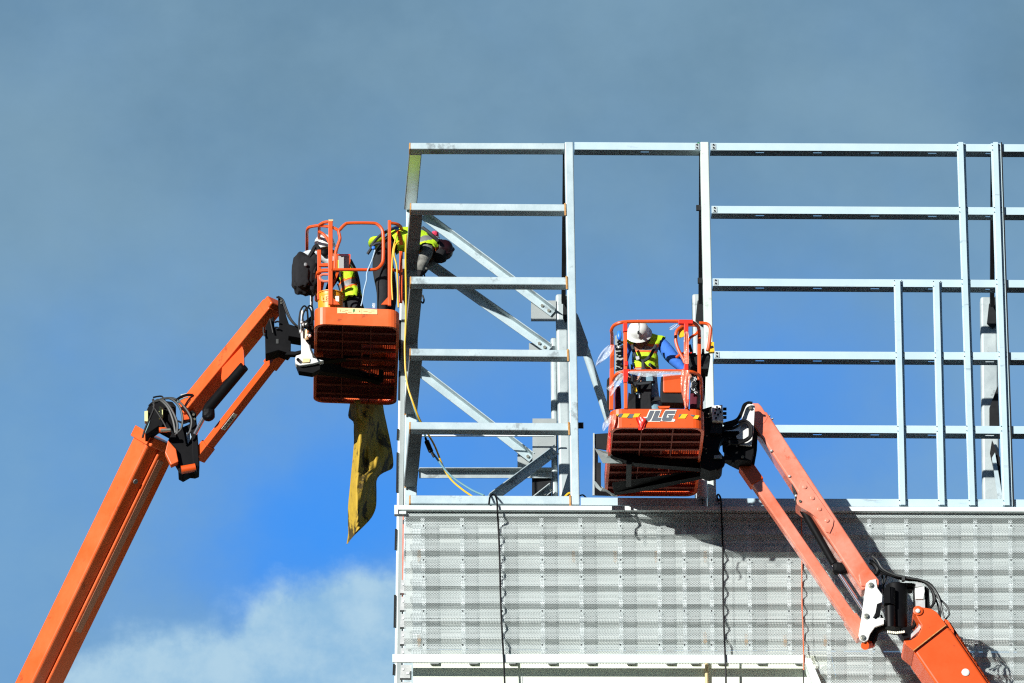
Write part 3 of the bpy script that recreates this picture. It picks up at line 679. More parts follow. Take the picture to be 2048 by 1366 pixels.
# control box on the front rail, console, cable bundle
CB = MB().plate([(1326,748),(1377,749),(1378,785),(1329,785),(1326,782)], D1-.02, .18).build('document_box', 'orange', pf2, bevel=.012)
MB().plate([(1322,754),(1327,750),(1328,786),(1372,787),(1370,806),(1324,805),(1321,800)], D1-.04, .17).build('box_base', 'darksteel', CB, bevel=.008)
CS = MB().plate([(1377,706),(1392,705),(1392,709),(1419,705),(1421,712),(1417,738),(1382,738),(1377,728)], D1-.5, .22).build('control_console', 'darksteel', pf2, bevel=.01)
MB().plate([(1404,698),(1408,697),(1409,707),(1403,707)], D1-.5, .05).build('joystick', 'black', CS)
MB().bar(W(1379,690,D1-.45), W(1383,705,D1-.45), .03, .03, side=X).build('joystick', 'black', CS)
MB().plate([(1376,705),(1384,704),(1384,706),(1376,707)], D1-.44, .02).build('stop_button', 'tape', CS)
MB().plate([(1392,738),(1412,738),(1410,790),(1404,800),(1402,815),(1394,815)], D1-.9, .14).build('console_leg', 'black', CS)
for k in range(7):
    random.seed(40+k); pts = [(1381+random.random()*14, 752+j*6+random.random()*5) for j in range(6)]
    MB().tube(wl(pts, D1-.5), .008, 6).build('control_cable', random.choice(['rubber','alu','rubber']), CS, smooth=True)
CP = MB().plate([(1230,672),(1236,668),(1240,690),(1246,756),(1230,760)], D1-.5, .03).build('cable_panel', 'plate', pf2)
for k in range(16):
    random.seed(60+k); y = 680+k*5
    pts = [(1232+random.random()*14, y + random.random()*6) for j in range(5)]
    MB().tube(wl(pts, D1-.42), .012, 6).build('coiled_cable', 'alu' if k % 5 == 2 else 'rubber', CP, smooth=True)
MB().blob(W(1239,671,D1-.40), .032, .03, .06, .9, .1, n=10).build('blue_cap', 'blueplastic', CP, smooth=True)
# support frame under the floor
MB().prism([W(1222,912,1.3), W(1250,905,1.25), W(1400,915,1.1), W(1440,925,1.0), W(1440,940,1.0), W(1380,935,1.1), W(1270,926,1.25)], Y*.10).build('support_arm', 'black', pf2)
MB().prism([W(1225,965,.7), W(1400,940,.8), W(1440,930,.9), W(1440,945,.9), W(1300,975,.6), W(1230,985,.5)], Y*.08).build('support_arm', 'black', pf2)
MB().bar(W(1258,925,1.25), W(1257,970,.65), .06, .05, side=X).build('cross_beam', 'darksteel', pf2)
TR = MB().plate([(1188,868),(1219,866),(1219,900),(1190,896)], .72, .02).build('side_tray', 'darksteel', pf2)
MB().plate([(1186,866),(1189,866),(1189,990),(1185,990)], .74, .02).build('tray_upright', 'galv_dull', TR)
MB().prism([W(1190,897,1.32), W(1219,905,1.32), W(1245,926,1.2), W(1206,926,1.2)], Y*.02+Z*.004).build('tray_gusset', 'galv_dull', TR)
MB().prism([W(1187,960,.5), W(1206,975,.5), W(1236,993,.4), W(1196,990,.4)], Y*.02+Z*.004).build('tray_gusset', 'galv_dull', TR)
MB().plate([(1193,925),(1202,925),(1202,975),(1193,965)], .5, .03).build('tray_upright', 'darksteel', TR)
MB().plate([(1188,895),(1196,900),(1196,972),(1206,980),(1222,990),(1186,989)], .45, .03).build('side_tray', 'black', TR)
# rotator
RO2 = MB().plate([(1404,818),(1424,812),(1426,845),(1444,868),(1440,885),(1436,898),(1445,910),(1446,930),(1441,937),(1420,942),(1402,935),(1402,870)], 1.30, .30).build('rotator', 'black', RL, bevel=.01)
VB = MB().plate([(1424,811),(1445,809.5),(1447,842),(1425,841)], 1.45, .10).build('valve_block', 'whitepaint', RO2, bevel=.004)
for x, y in ((1432,818),(1439,817),(1430,826),(1436,829),(1432,836),(1441,824),(1434,814)): MB().cyl(W(x,y,1.47), W(x,y,1.49), .013, 8).build('valve_port', 'black', VB)
for y in (818, 827, 835): MB().cyl(W(1446,y,1.40), W(1453,y,1.40), .018, 10).build('valve_knob', 'black', VB, smooth=True)
MB().plate([(1424,842),(1446,843),(1444,866),(1420,866)], 1.38, .2).build('valve_mount', 'darksteel', RO2)
MB().plate([(1428,911),(1444,909),(1444,916),(1428,916)], 1.35, .04).build('label_plate', 'plate', RO2)
MB().plate([(1440,912),(1478,914),(1480,919),(1470,920),(1469,925),(1465,925),(1464,920),(1444,920)], 1.25, .1).build('tilt_lug', 'black', RO2)
s = MB(); s.tube(wl([(1442,912),(1446,922),(1444,932),(1432,940)], 1.3), .022, 8); s.build('hoop_guard', 'black', RO2, smooth=True)
for k in range(14):
    random.seed(90+k); x, y = 1402+random.random()*28, 815+random.random()*100
    MB().cyl(W(x,y,1.31), W(x,y,1.33), .008, 6).build('bolt', 'bolt', RO2)
# jib head
JH2 = MB().plate([(1450,888),(1470,872),(1508,870),(1508,905),(1503,922),(1478,920),(1462,912),(1450,905)], 1.22, .28).build('jib_head', 'black', RL, bevel=.01)
MB().plate([(1488,812),(1494,807),(1504,806),(1510,812),(1508,850),(1503,892),(1480,890),(1472,872),(1480,866),(1482,845)], 1.26, .03).build('head_plate', 'whitepaint', JH2, bevel=.004)
MB().plate([(1509,840),(1516,852),(1514,900),(1509,928),(1502,922)], 1.10, .1).build('head_plate', 'black', JH2)
MB().plate([(1440,862),(1478,862),(1478,872),(1452,873),(1440,880)], 1.22, .2).build('head_link', 'black', JH2)
MB().plate([(1445,882),(1456,878),(1458,892),(1452,905),(1446,897)], 1.28, .08).build('limit_switch', 'black', JH2)
MB().cyl(W(1500.5,815.5,1.27), W(1500.5,815.5,1.29), .02, 12).build('pivot_pin', 'bolt', JH2)
MB().cyl(W(1485,914,1.23), W(1485,914,1.25), .018, 12).build('pivot_pin', 'bolt', JH2)
for k, pts in enumerate(([(1505,806),(1494,806),(1486,818),(1480,834),(1466,846),(1448,851)], [(1498,805),(1488,810),(1482,826),(1472,840),(1446,848)], [(1442,856),(1462,852),(1480,843),(1492,842),(1502,852),(1502,872),(1490,882),(1468,884),(1448,882)],
        [(1442,860),(1468,856),(1486,846),(1497,850),(1500,864),(1496,878),(1474,888),(1452,884)], [(1450,888),(1465,884),(1484,886),(1500,876)], [(1448,884),(1456,876),(1470,878),(1486,880),(1500,872)], [(1490,812),(1482,830),(1468,848),(1464,850)], [(1452,893),(1470,884),(1486,884),(1498,878),(1502,866)])):
    MB().tube(wl(pts, 1.32), .016 if k < 4 else .011, 6).build('hydraulic_hose', 'rubber', JH2, smooth=True)
# jib (parallel to the facade), link, cylinder
d2 = 1.12
p0, p1 = W(1516, 830, d2), W(1741, 1172, d2)
jx = (p1-p0).normalized()
jib2 = MB().bar(p0+Y*.11, p1+Y*.11, .22, .222, side=Y).build('jib_boom', 'orange_faded', RL, bevel=.022)
MB().prism([W(1503,806,d2+.004), W(1517,806,d2+.004), W(1523,812,d2+.004), W(1537,834,d2+.004), W(1530,846,d2+.004), W(1519,850,d2+.004), W(1508,845,d2+.004)], Y*.24).build('jib_end', 'orange_faded', jib2, bevel=.012)
br = MB().plate([(1600,966),(1604,961),(1613,961),(1668,1040),(1666,1052),(1660,1066),(1652,1064),(1636,1038),(1622,1026),(1603,1015),(1594,1008),(1593,1000)], d2+.014, .25).build('cylinder_bracket', 'orange_faded', jib2, bevel=.005)
for x, y in ((1609.5,974),(1625,996),(1639,1018),(1654,1041)): MB().lathe([(.026,0),(.026,.008),(.018,.012)], W(x,y,d2+.014), -Y, 16).build('bracket_plug', 'orange_faded', br)
MB().cyl(W(1600,1002,d2+.01), W(1600,1002,d2+.03), .016, 10).build('bracket_pin', 'bolt', br)
MB().plate([(1717,1148),(1732,1136),(1742,1140),(1758,1160),(1758,1170),(1736,1172),(1722,1172)], d2+.016, .24).build('jib_foot', 'orange_faded', jib2, bevel=.01)
l0, l1 = W(1490, 926, d2-.05), W(1727, 1270, d2-.05)
link2 = MB().bar(l0+Y*.08, l1+Y*.08, .13, .135, side=Y).build('link_arm', 'orange_faded', RL, bevel=.016)
lx = (l1-l0).normalized()
MB().bar(l0+Y*.08, l0+lx*.27+Y*.08, .16, .165, side=Y).build('link_sleeve', 'orange', link2, bevel=.01)
MB().bar(l1-lx*.28+Y*.08, l1+Y*.08, .16, .165, side=Y).build('link_sleeve', 'orange_faded', link2, bevel=.01)
cy2 = MB().tube([W(1604,1016,1.0), W(1668,1128,1.0)], .044, 18).build('hydraulic_cylinder', 'black', RL, smooth=True)
MB().bar(W(1618,1028,.98)+X*.05, W(1676,1122,.98)+X*.045, .022, .03, side=Y).build('cylinder_line', 'rubber', cy2)
MB().blob(W(1680,1138,1.0), .085, .06, .07, .6, .1, n=10).build('cylinder_gland', 'black', cy2)
MB().cyl(W(1666,1128,1.0), W(1728,1222,1.0), .022, 12).build('piston_rod', 'chrome', cy2, smooth=True)
for pts, mm in (([(1535,884),(1540,895),(1553,915),(1575,945),(1583,960),(1588,985),(1592,995)], 'rubber'), ([(1583,960),(1586,972),(1591,986),(1592,1008)], 'rubber')):
    MB().tube(wl(pts, d2-.02), .011, 6).build('hydraulic_hose', mm, RL, smooth=True)
for x, y in ((1543,902),(1579,953),(1592,992)): MB().blob(W(x,y,d2), .018, .02, .016, .8, 0, n=6).build('hose_clip', 'alu', RL)
for x, y in ((1539,832),(1545,838)): MB().blob(W(x,y,d2-.05), .012, .02, .01, .8, 0, n=6).build('grease_nipple', 'alu', jib2)
# lower elbow
EP = MB().plate([(1732,1167),(1740,1160),(1752,1158),(1755,1176),(1765,1190),(1764,1208),(1750,1228),(1746,1236),(1768,1236),(1768,1248),(1750,1254),(1740,1268),(1736,1280),(1728,1284),(1720,1280),(1717,1270),(1722,1240)], d2+.03, .03).build('elbow_plate', 'whitepaint', RL, bevel=.005)
for x, y in ((1742,1171),(1726,1276),(1733,1233)): MB().lathe([(.034,0),(.034,.01),(.02,.012),(.02,.024)], W(x,y,d2+.03), -Y, 14).build('pivot_pin', 'bolt', EP)
MB().plate([(1752,1168),(1764,1170),(1765,1186),(1756,1182)], d2-.05, .06).build('rear_lug', 'hat_dark', EP)
MB().tube(wl([(1776,1250),(1760,1254),(1748,1262),(1744,1276),(1736,1290)], d2-.15), .06, 14).build('pivot_arm', 'black', EP, smooth=True)
MB().cyl(W(1730,1291,d2-.02), W(1742,1288,d2-.2), .05, 14).build('pivot_tube', 'orange', EP, smooth=True)
MB().plate([(1754,1208),(1764,1204),(1760,1230),(1749,1236)], d2+.05, .05).build('angle_sensor', 'black', EP)
RM = MB().cyl(W(1793,1172,d2-.2), W(1793,1262,d2-.2), .125, 28).build('rotary_actuator', 'black', RL, smooth=True, bevel=.01)
MB().cyl(W(1779,1178,d2-.05), W(1779,1212,d2-.05), .068, 18).build('counterbalance_valve', 'black', RM, smooth=True)
MB().cyl(W(1780,1212,d2-.06), W(1781,1256,d2-.06), .06, 20).build('actuator_motor', 'rubber', RM, smooth=True)
MB().plate([(1768,1176),(1780,1172),(1781,1206),(1768,1206)], d2+.03, .05).build('valve_body', 'black', RM)
s = MB()
for k in range(9): s.cyl(W(1776+k*4,1264-abs(k-4)*.5,d2-.06), W(1776+k*4,1268-abs(k-4)*.5,d2-.06), .011, 6)
s.build('flange_bolt', 'bolt', RM)
MB().tube(wl([(1806,1169),(1824,1170),(1829,1174),(1830,1200),(1830,1240),(1828,1252),(1822,1256),(1800,1258)], d2-.15, 4), .022, 8).build('hoop_guard', 'black', RM, smooth=True)
MB().plate([(1803,1254),(1822,1256),(1820,1274),(1808,1278),(1803,1268)], d2-.1, .12).build('actuator_foot', 'black', RM)
MB().plate([(1804,1168),(1826,1170),(1826,1178),(1804,1180)], d2-.2, .12).build('actuator_foot', 'black', RM)
MB().plate([(1830,1176),(1848,1172),(1850,1182),(1847,1198),(1831,1198)], d2-.06, .12).build('junction_box', 'whitepaint', RM, bevel=.006)
MB().plate([(1832,1165),(1842,1163),(1846,1172),(1831,1174)], d2-.06, .1).build('junction_cap', 'alu', RM)
MB().plate([(1831,1199),(1850,1199),(1850,1222),(1832,1222)], d2-.08, .06).build('mount_plate', 'alu', RM)
MB().plate([(1822,1268),(1836,1254),(1840,1240),(1834,1222),(1843,1252),(1838,1262),(1822,1276)], d2-.04, .04).build('mount_plate', 'alu', RM)
MB().plate([(1850,1172),(1858,1178),(1860,1215),(1850,1216)], d2-.12, .1).build('hose_guard', 'black', RM)
hs = [[(1744,1112),(1754,1120),(1766,1138),(1790,1150),(1815,1156),(1842,1160),(1862,1172),(1876,1192),(1884,1220),(1888,1236)], [(1746,1118),(1762,1140),(1790,1153),(1830,1158),(1858,1166),(1874,1186),(1882,1206),(1880,1240)],
      [(1748,1132),(1764,1146),(1800,1155),(1840,1160),(1862,1178),(1870,1200),(1862,1216)], [(1756,1140),(1780,1148),(1812,1154),(1850,1164),(1870,1190),(1892,1210),(1898,1228),(1890,1240)],
      [(1752,1136),(1790,1152),(1846,1162),(1864,1184),(1866,1206),(1858,1218)], [(1760,1142),(1800,1158),(1850,1166),(1872,1200),(1878,1225),(1876,1236)], [(1764,1150),(1766,1168),(1768,1190)], [(1774,1146),(1770,1162),(1764,1178)],
      [(1762,1230),(1768,1242),(1780,1236),(1791,1222),(1792,1204)], [(1768,1210),(1776,1204),(1786,1207)]]
for k, pts in enumerate(hs): MB().tube(wl(pts, d2-.02 - .015*k), .011 if k != 2 else .014, 6).build('hydraulic_hose', 'hose_grey' if k in (3, 0) else 'rubber', RM, smooth=True)
MB().tube(wl([(1740,1124),(1748,1128),(1756,1140),(1752,1150)], d2-.05), .03, 8).build('hose_sleeve', 'rubber', RM, smooth=True)
MB().plate([(1804,1153),(1810,1152),(1810,1160),(1804,1161)], d2+.01, .05).build('hose_tie', 'hose_grey', RM)
# main boom of the right lift
q0 = W(1815, 1290, d2+.02); 
def poly_boom(name, px, d, t, m, par, bev): return MB().plate(px, d, t).build(name, m, par, bevel=bev)
boom2 = poly_boom('main_boom', [(1826,1300),(1892,1248),(1905,1262),(2180,1664),(2110,1712),(1898,1405)], d2+.02, .50, 'orange', RL, .03)
poly_boom('boom_tip', [(1827,1216),(1831,1213),(1838,1213),(1862,1217),(1874,1224),(1890,1245),(1893,1250),(1828,1302),(1810,1288),(1807,1281),(1822,1280),(1836,1270),(1842,1258),(1843,1250),(1838,1242),(1829,1226)], d2+.04, .46, 'orange', boom2, .01)
MB().lathe([(.058,0),(.058,.014),(.045,.02)], W(1836,1222,d2+.04), -Y, 20).build('pin_boss', 'orange', boom2, smooth=True)
MB().lathe([(.026,0),(.026,.01),(.018,.016)], W(1835.5,1222,d2+.062), -Y, 16).build('pivot_pin', 'whitepaint', boom2, smooth=True)
MB().bar(W(1826.5,1301.5,d2+.045), W(1892.5,1250,d2+.045), .008, .01, side=Y).build('boom_seam', 'rust', boom2)
MB().lathe([(.045,0),(.045,.008),(.03,.014)], W(1931,1345,d2+.02), -Y, 20).build('boom_plug', 'whitepaint', boom2, smooth=True)
poly_boom('boom_flank', [(1893,1240),(1900,1246),(1909,1262),(1908,1270),(2200,1690),(2180,1664)], d2-.06, .3, 'orange', boom2, .008)
poly_boom('wear_block', [(1888,1238),(1896,1240),(1908,1260),(1908,1268),(1898,1262)], d2-.02, .1, 'orange', boom2, .004)

# ================================================================== people
def lerp3(a, b, t): return a + (b-a)*t
def make_body(name, joints, bones, labels, mats, label, root, shirt_scale=1.0):
    """joints: name -> (world point, radius); bones: (a, b); labels: bone -> material key. One continuous skinned surface."""
    names = list(joints); idx = {n: i for i, n in enumerate(names)}
    me = bpy.data.meshes.new(name); me.from_pydata([tuple(joints[n][0]) for n in names], [(idx[a], idx[b]) for a, b in bones], [])
    o = bpy.data.objects.new(name, me); col.objects.link(o)
    sk = o.modifiers.new('skin', 'SKIN'); sk.use_smooth_shade = True; sk.branch_smoothing = .6
    sb = o.modifiers.new('sub', 'SUBSURF'); sb.levels = sb.render_levels = 2
    lay = me.skin_vertices[0].data
    for n in names:
        r = joints[n][1]; lay[idx[n]].radius = r if isinstance(r, tuple) else (r, r); lay[idx[n]].use_root = (n == root)
    dg = bpy.context.evaluated_depsgraph_get(); dg.update()
    nm = bpy.data.meshes.new_from_object(o.evaluated_get(dg))
    bpy.data.objects.remove(o)
    base = joints[root][0]
    keys = sorted(set(labels.values()))
    for k in keys: nm.materials.append(M[mats[k]])
    segs = [(joints[a][0], joints[b][0], labels[(a, b)]) for a, b in bones]
    def seg_of(c):
        best = None
        for a, b, l in segs:
            ab = b-a; t = max(0, min(1, (c-a).dot(ab)/max(ab.length_squared, 1e-9))); dd_ = (c-(a+ab*t)).length
            if best is None or dd_ < best[0]: best = (dd_, l)
        return best[1]
    face_lab = []
    for p in nm.polygons:
        l = seg_of(p.center); face_lab.append(l); p.material_index = keys.index(l); p.use_smooth = True
    wv = [v.co.copy() for v in nm.vertices]; wn = [v.normal.copy() for v in nm.vertices]
    for v in nm.vertices: v.co = v.co - base
    ob = bpy.data.objects.new(name, nm); col.objects.link(ob); ob.location = base
    tag(ob, label, 'person')
    return ob, nm, wv, wn, face_lab
def shell(body, pack, want, off, name, fn_mats, stripe):
    """a garment: the body faces carrying one of the wanted labels, pushed outward; stripe(world point) picks the material slot"""
    ob, nm, wv, wn, fl = pack
    s = bmesh.new(); mp = {}
    for p, l in zip(nm.polygons, fl):
        if l not in want: continue
        for i in p.vertices:
            if i not in mp: mp[i] = s.verts.new(wv[i] + wn[i]*off)
        try:
            f = s.faces.new([mp[i] for i in p.vertices]); f.smooth = True
        except ValueError: pass
    bmesh.ops.subdivide_edges(s, edges=s.edges, cuts=2, use_grid_fill=True)
    for f in s.faces: f.material_index = stripe(f.calc_center_median()); f.smooth = True
    base = ob.location
    for v in s.verts:
        v.co += v.normal*.008*mnoise.noise(v.co*14) if v.normal.length else V((0,0,0))
        v.co -= base
    me = bpy.data.meshes.new(name); s.to_mesh(me); s.free()
    for k in fn_mats: me.materials.append(M[k])
    o = bpy.data.objects.new(name, me); col.objects.link(o); o.parent = ob
    sd = o.modifiers.new('thickness', 'SOLIDIFY'); sd.thickness = .006; sd.offset = 1
    return o
def hand(J, B, Lb, pre, wrist, dirv, palm, lab, curl=.5):
    """palm, four bent fingers and a thumb added to the skeleton"""
    d = dirv.normalized(); n = palm.normalized(); s = d.cross(n).normalized()
    pm = wrist + d*.055
    J[pre+'palm'] = (pm, (.032, .020)); B.append((pre+'wrist', pre+'palm')); Lb[(pre+'wrist', pre+'palm')] = lab
    kn = pm + d*.035
    for k, (off, ln) in enumerate(((-.030, .062), (-.010, .074), (.010, .070), (.029, .055))):
        a = pm + d*.030 + s*off; b = a + (d*(1-curl*.5) + n*curl*.5).normalized()*ln*.5; c = b + (d*(1-curl) + n*curl).normalized()*ln*.55
        for q, pnt, r in (('a', a, .011), ('b', b, .0095), ('c', c, .008)): J[f'{pre}f{k}{q}'] = (pnt, r)
        for u_, w_ in ((pre+'palm', f'{pre}f{k}a'), (f'{pre}f{k}a', f'{pre}f{k}b'), (f'{pre}f{k}b', f'{pre}f{k}c')): B.append((u_, w_)); Lb[(u_, w_)] = lab
    t1 = pm - d*.01 - s*.034 + n*.008; t2 = t1 + (d*.7 - s*.5 + n*.5).normalized()*.045
    J[pre+'t1'] = (t1, .012); J[pre+'t2'] = (t2, .010)
    for u_, w_ in ((pre+'palm', pre+'t1'), (pre+'t1', pre+'t2')): B.append((u_, w_)); Lb[(u_, w_)] = lab
def head_bits(J, B, Lb, neck, c, fwd, lab='skin', r=.092):
    J['head'] = (c, (r*.86, r)); J['crown'] = (c + (c-neck).normalized()*.075, (r*.70, r*.8)); J['jaw'] = (c - (c-neck).normalized()*.055 + fwd*.045, .048)
    J['nose'] = (c + fwd*.098, .014)
    for a, b in (('neck', 'head'), ('head', 'crown'), ('head', 'jaw'), ('head', 'nose')): B.append((a, b)); Lb[(a, b)] = lab
def face(body, c, fwd, upv):
    s = fwd.cross(upv).normalized()
    for k in (-1, 1):
        MB().blob(c + fwd*.082 + s*k*.032 + upv*.008, .012, .012, .010, 1, 0, n=6).build('eye', 'decal_w', body)
        MB().blob(c + s*k*.082, .012, .022, .03, 1, 0, n=6).build('ear', 'skin', body)
    MB().blob(c + fwd*.078 - upv*.048, .026, .014, .008, 1, 0, n=6).build('mouth', 'pink', body)
def hard_hat(body, c, ax, m, r=.128, brim=.158, n=32, fwd=None):
    prof = [(brim, -.012), (brim+.004, -.004), (brim-.006, .006), (r+.006, .018), (r, .03), (r*.97, .07), (r*.86, .105), (r*.62, .135), (r*.3, .150), (.002, .155)]
    o = MB().lathe(prof, c, ax, n).build('hard_hat', m, body, smooth=True)
    ax = ax.normalized(); e = ax.orthogonal().normalized() if fwd is None else (fwd - ax*fwd.dot(ax)).normalized()
    pts = [c + e*(r*math.cos(a)*1.01) + ax*(.03+.130*math.sin(a)) for a in [R(x) for x in range(10, 171, 10)]]
    MB().tube(pts, .012, 6).build('hat_ridge', m, o, smooth=True)
    return o

# ---- worker in the right platform (white full-brim hat, blue sleeves)
dR = 1.30
w = lambda x, y, d=0: W(x, y, dR+d)
J = {'pelvis': (w(1291,775), (.16,.12)), 'waist': (w(1290,745,.03), (.175,.13)), 'chest': (w(1289,706,.10), (.195,.14)), 'upper': (w(1292,682,.15), (.16,.11)), 'neck': (w(1282,672,.20), .06),
     'sr': (w(1321,685,.12), .092), 'er': (w(1344,715,.14), .085), 'rwrist': (w(1368,740,.16), .052),
     'sl': (w(1256,688,.12), .07), 'el': (w(1246,722,.10), .058), 'lwrist': (w(1257,752,.16), .036),
     'hr': (w(1303,785), .105), 'kr': (w(1312,850,.03), .075), 'ar': (w(1309,890,0), .05), 'tr': (w(1310,892,.14), .04),
     'hl': (w(1278,785), .105), 'kl': (w(1276,850,.05), .075), 'al': (w(1277,890,0), .05), 'tl': (w(1276,892,.14), .04)}
B = [('pelvis','waist'),('waist','chest'),('chest','upper'),('upper','neck'),('upper','sr'),('sr','er'),('er','rwrist'),('upper','sl'),('sl','el'),('el','lwrist'),
     ('pelvis','hr'),('hr','kr'),('kr','ar'),('ar','tr'),('pelvis','hl'),('hl','kl'),('kl','al'),('al','tl')]
Lb = {('pelvis','waist'):'trousers',('waist','chest'):'torso',('chest','upper'):'torso',('upper','neck'):'skin',('upper','sr'):'torso',('sr','er'):'shirt',('er','rwrist'):'shirt',('upper','sl'):'torso',('sl','el'):'shirt',('el','lwrist'):'shirt'}
for b_ in B:
    if b_ not in Lb: Lb[b_] = 'trousers'
Lb[('ar','tr')] = Lb[('al','tl')] = 'boot'
hand(J, B, Lb, 'r', J['rwrist'][0], J['rwrist'][0]-J['er'][0], V((0,-.3,-1)), 'glove')
hand(J, B, Lb, 'l', J['lwrist'][0], J['lwrist'][0]-J['el'][0], V((.4,-.6,-.4)), 'glove')
hc = w(1277,672,.24); fwd = V((-.08,-.37,-.93)).normalized()
head_bits(J, B, Lb, J['neck'][0], hc, fwd)
pk = make_body('person', J, B, Lb, {'trousers':'jeans','torso':'blue','shirt':'blue','skin':'skin','glove':'skin','boot':'blackcloth'},
     'worker in white full-brim hard hat and blue sleeves bent over in the right lift', 'pelvis')
p3 = pk[0]; face(p3, hc, fwd, V((-.05,-.93,.37)).normalized())
hard_hat(p3, hc + V((0,-.04,.015)), V((-.08,-.92,.38)), 'hat', .122, .152, fwd=V((0,-.38,-.92)))
MB().plate([(1275,662),(1278,661),(1279,664),(1277,667),(1275,666)], dR+.46, .03).build('hat_sticker', 'darkpants', p3)
c0, c1 = J['waist'][0], J['upper'][0]; tx = (c1-c0).normalized(); tl_ = (c1-c0).length
def st3(q):
    t = (q-c0).dot(tx)/tl_; x = abs((q-c0).x - .0)
    if t < .02: return 1
    if t < .10: return 2
    if t < .16: return 1
    if .60 < t < .67: return 1
    if .67 < t < .80: return 2
    if .80 < t < .88: return 1
    return 0
shell(p3, pk, {'torso'}, .020, 'safety_vest', ['hivis','hivis_or','reflect'], st3)
hx = MB()
for pts in ([(1264,690),(1272,712),(1286,722),(1300,712),(1312,690)], [(1286,722),(1284,750),(1270,772)], [(1286,722),(1290,752)], [(1256,764),(1280,768),(1310,764)], [(1298,728),(1318,742)]):
    hx.tube([q - Y*.0 for q in wl(pts, dR+.30)], .018, 6)
hx.build('safety_harness', 'strap', p3, smooth=True)
MB().plate([(1271,713),(1278,712),(1279,718),(1273,720)], dR+.34, .02).build('chest_buckle', 'alu', p3)
MB().prism([w(1277,762,.2), w(1305,760,.2), w(1303,792,.2), w(1290,800,.2), w(1276,782,.2)], Y*.05).build('tool_pouch', 'blackcloth', p3, bevel=.02)
MB().tube(wl([(1264,752),(1265,770),(1266,790)], dR+.2), .022, 6).build('tool_lanyard', 'darkpants', p3)
MB().bar(w(1268,770,.26), w(1272,784,.26), .03, .03, side=X).build('yellow_tool', 'yel', p3)
MB().bar(w(1300,800,.13), w(1320,797,.13), .02, .05, side=Y).build('leg_strap', 'darkpants', p3)

# ---- worker leaning out of the left platform into the tower
dB = -1.28
w = lambda x, y, d=0: W(x, y, dB+d)
J = {'pelvis': (w(757,496), (.15,.14)), 'waist': (w(784,480), (.175,.17)), 'chest': (w(822,474), (.19,.175)), 'upper': (w(860,475), (.180,.165)), 'neck': (w(875,486), .06),
     'sr': (w(858,497,.12), .085), 'er': (w(846,521,.18), .075), 'rwrist': (w(840,542,.14), .042),
     'sl': (w(860,482,-.15), .08), 'el': (w(872,514,-.16), .065), 'lwrist': (w(850,538,-.10), .04),
     'hr': (w(756,512,.10), .115), 'kr': (w(767,585,.12), .085), 'ar': (w(762,640,.08), .055), 'tr': (w(775,643,.10), .045),
     'hl': (w(768,512,-.10), .115), 'kl': (w(782,588,-.08), .08), 'al': (w(778,648,-.1), .055), 'tl': (w(790,651,-.1), .045)}
B = [('pelvis','waist'),('waist','chest'),('chest','upper'),('upper','neck'),('upper','sr'),('sr','er'),('er','rwrist'),('upper','sl'),('sl','el'),('el','lwrist'),
     ('pelvis','hr'),('hr','kr'),('kr','ar'),('ar','tr'),('pelvis','hl'),('hl','kl'),('kl','al'),('al','tl')]
Lb = {('pelvis','waist'):'trousers',('waist','chest'):'torso',('chest','upper'):'torso',('upper','neck'):'skin',('upper','sr'):'torso',('sr','er'):'shirt',('er','rwrist'):'shirt',('upper','sl'):'torso',('sl','el'):'shirt',('el','lwrist'):'shirt'}
for b_ in B:
    if b_ not in Lb: Lb[b_] = 'trousers'
Lb[('ar','tr')] = Lb[('al','tl')] = 'boot'
hand(J, B, Lb, 'r', J['rwrist'][0], V((-.2,0,-1)), V((1,0,0)), 'glove'); hand(J, B, Lb, 'l', J['lwrist'][0], V((-.5,0,-1)), V((1,0,0)), 'glove')
hc = w(881,500); fwd = V((.25,-.10,-.96)).normalized()
head_bits(J, B, Lb, J['neck'][0], hc, fwd)
pk = make_body('person', J, B, Lb, {'trousers':'darkpants','torso':'camo','shirt':'camo','skin':'skin','glove':'blackcloth','boot':'blackcloth'},
     'worker in lime vest and dark helmet leaning out of the left lift into the tower', 'pelvis')
p2 = pk[0]; face(p2, hc, fwd, V((.95,0,.25)).normalized())
hh = hard_hat(p2, hc - fwd*.0 + V((.0,0,0)), V((.86,-.06,.02)), 'hat_dark', .125, .135)
MB().blob(w(870,470,.0), .045, .07, .04, .9, .2, n=8).build('pink_hood', 'pink', p2, smooth=True)
MB().blob(w(880,512,.02), .085, .12, .07, .8, .15, n=10).build('neck_guard', 'blackcloth', p2, smooth=True)
c0, c1 = J['pelvis'][0], J['upper'][0]; tx = (c1-c0).normalized(); tl_ = (c1-c0).length
def st2(q):
    t = (q-c0).dot(tx)/tl_; low = (q-(c0+tx*t*tl_)).z
    if t < .02: return 1
    low = (q-(c0+tx*t*tl_)).dot(u0)
    if t > .5 and -.03 < low < .03: return 2
    if t > .45 and low < -.125: return 1
    if .38 < t < .44 and low > -.02: return 1
    return 0
shell(p2, pk, {'torso'}, .022, 'safety_vest', ['hivis','hivis_or','reflect'], st2)
# vest over the hips and shoulder cape so the yellow reaches both ends of the back
MB().blob(w(753,486,.02), .10, .15, .055, .9, .1, n=12).build('vest_tail', 'hivis', p2, smooth=True)
hx = MB()
for pts in ([(742,492,.22),(756,475,.24),(775,462,.22),(800,452,.17)], [(735,508,.2),(748,490,.24),(760,486,.25)], [(845,455,.2),(862,468,.24),(876,482,.2)]):
    hx.tube(smoothline([w(*q) for q in pts]), .020, 6)
hx.build('safety_harness', 'strap', p2, smooth=True)
MB().blob(w(747,496,.26), .022, .02, .022, .8, 0, n=8).build('harness_ring', 'blueplastic', p2)
MB().blob(w(793,457,.24), .03, .02, .02, .8, 0, n=8).build('harness_ring', 'blueplastic', p2)

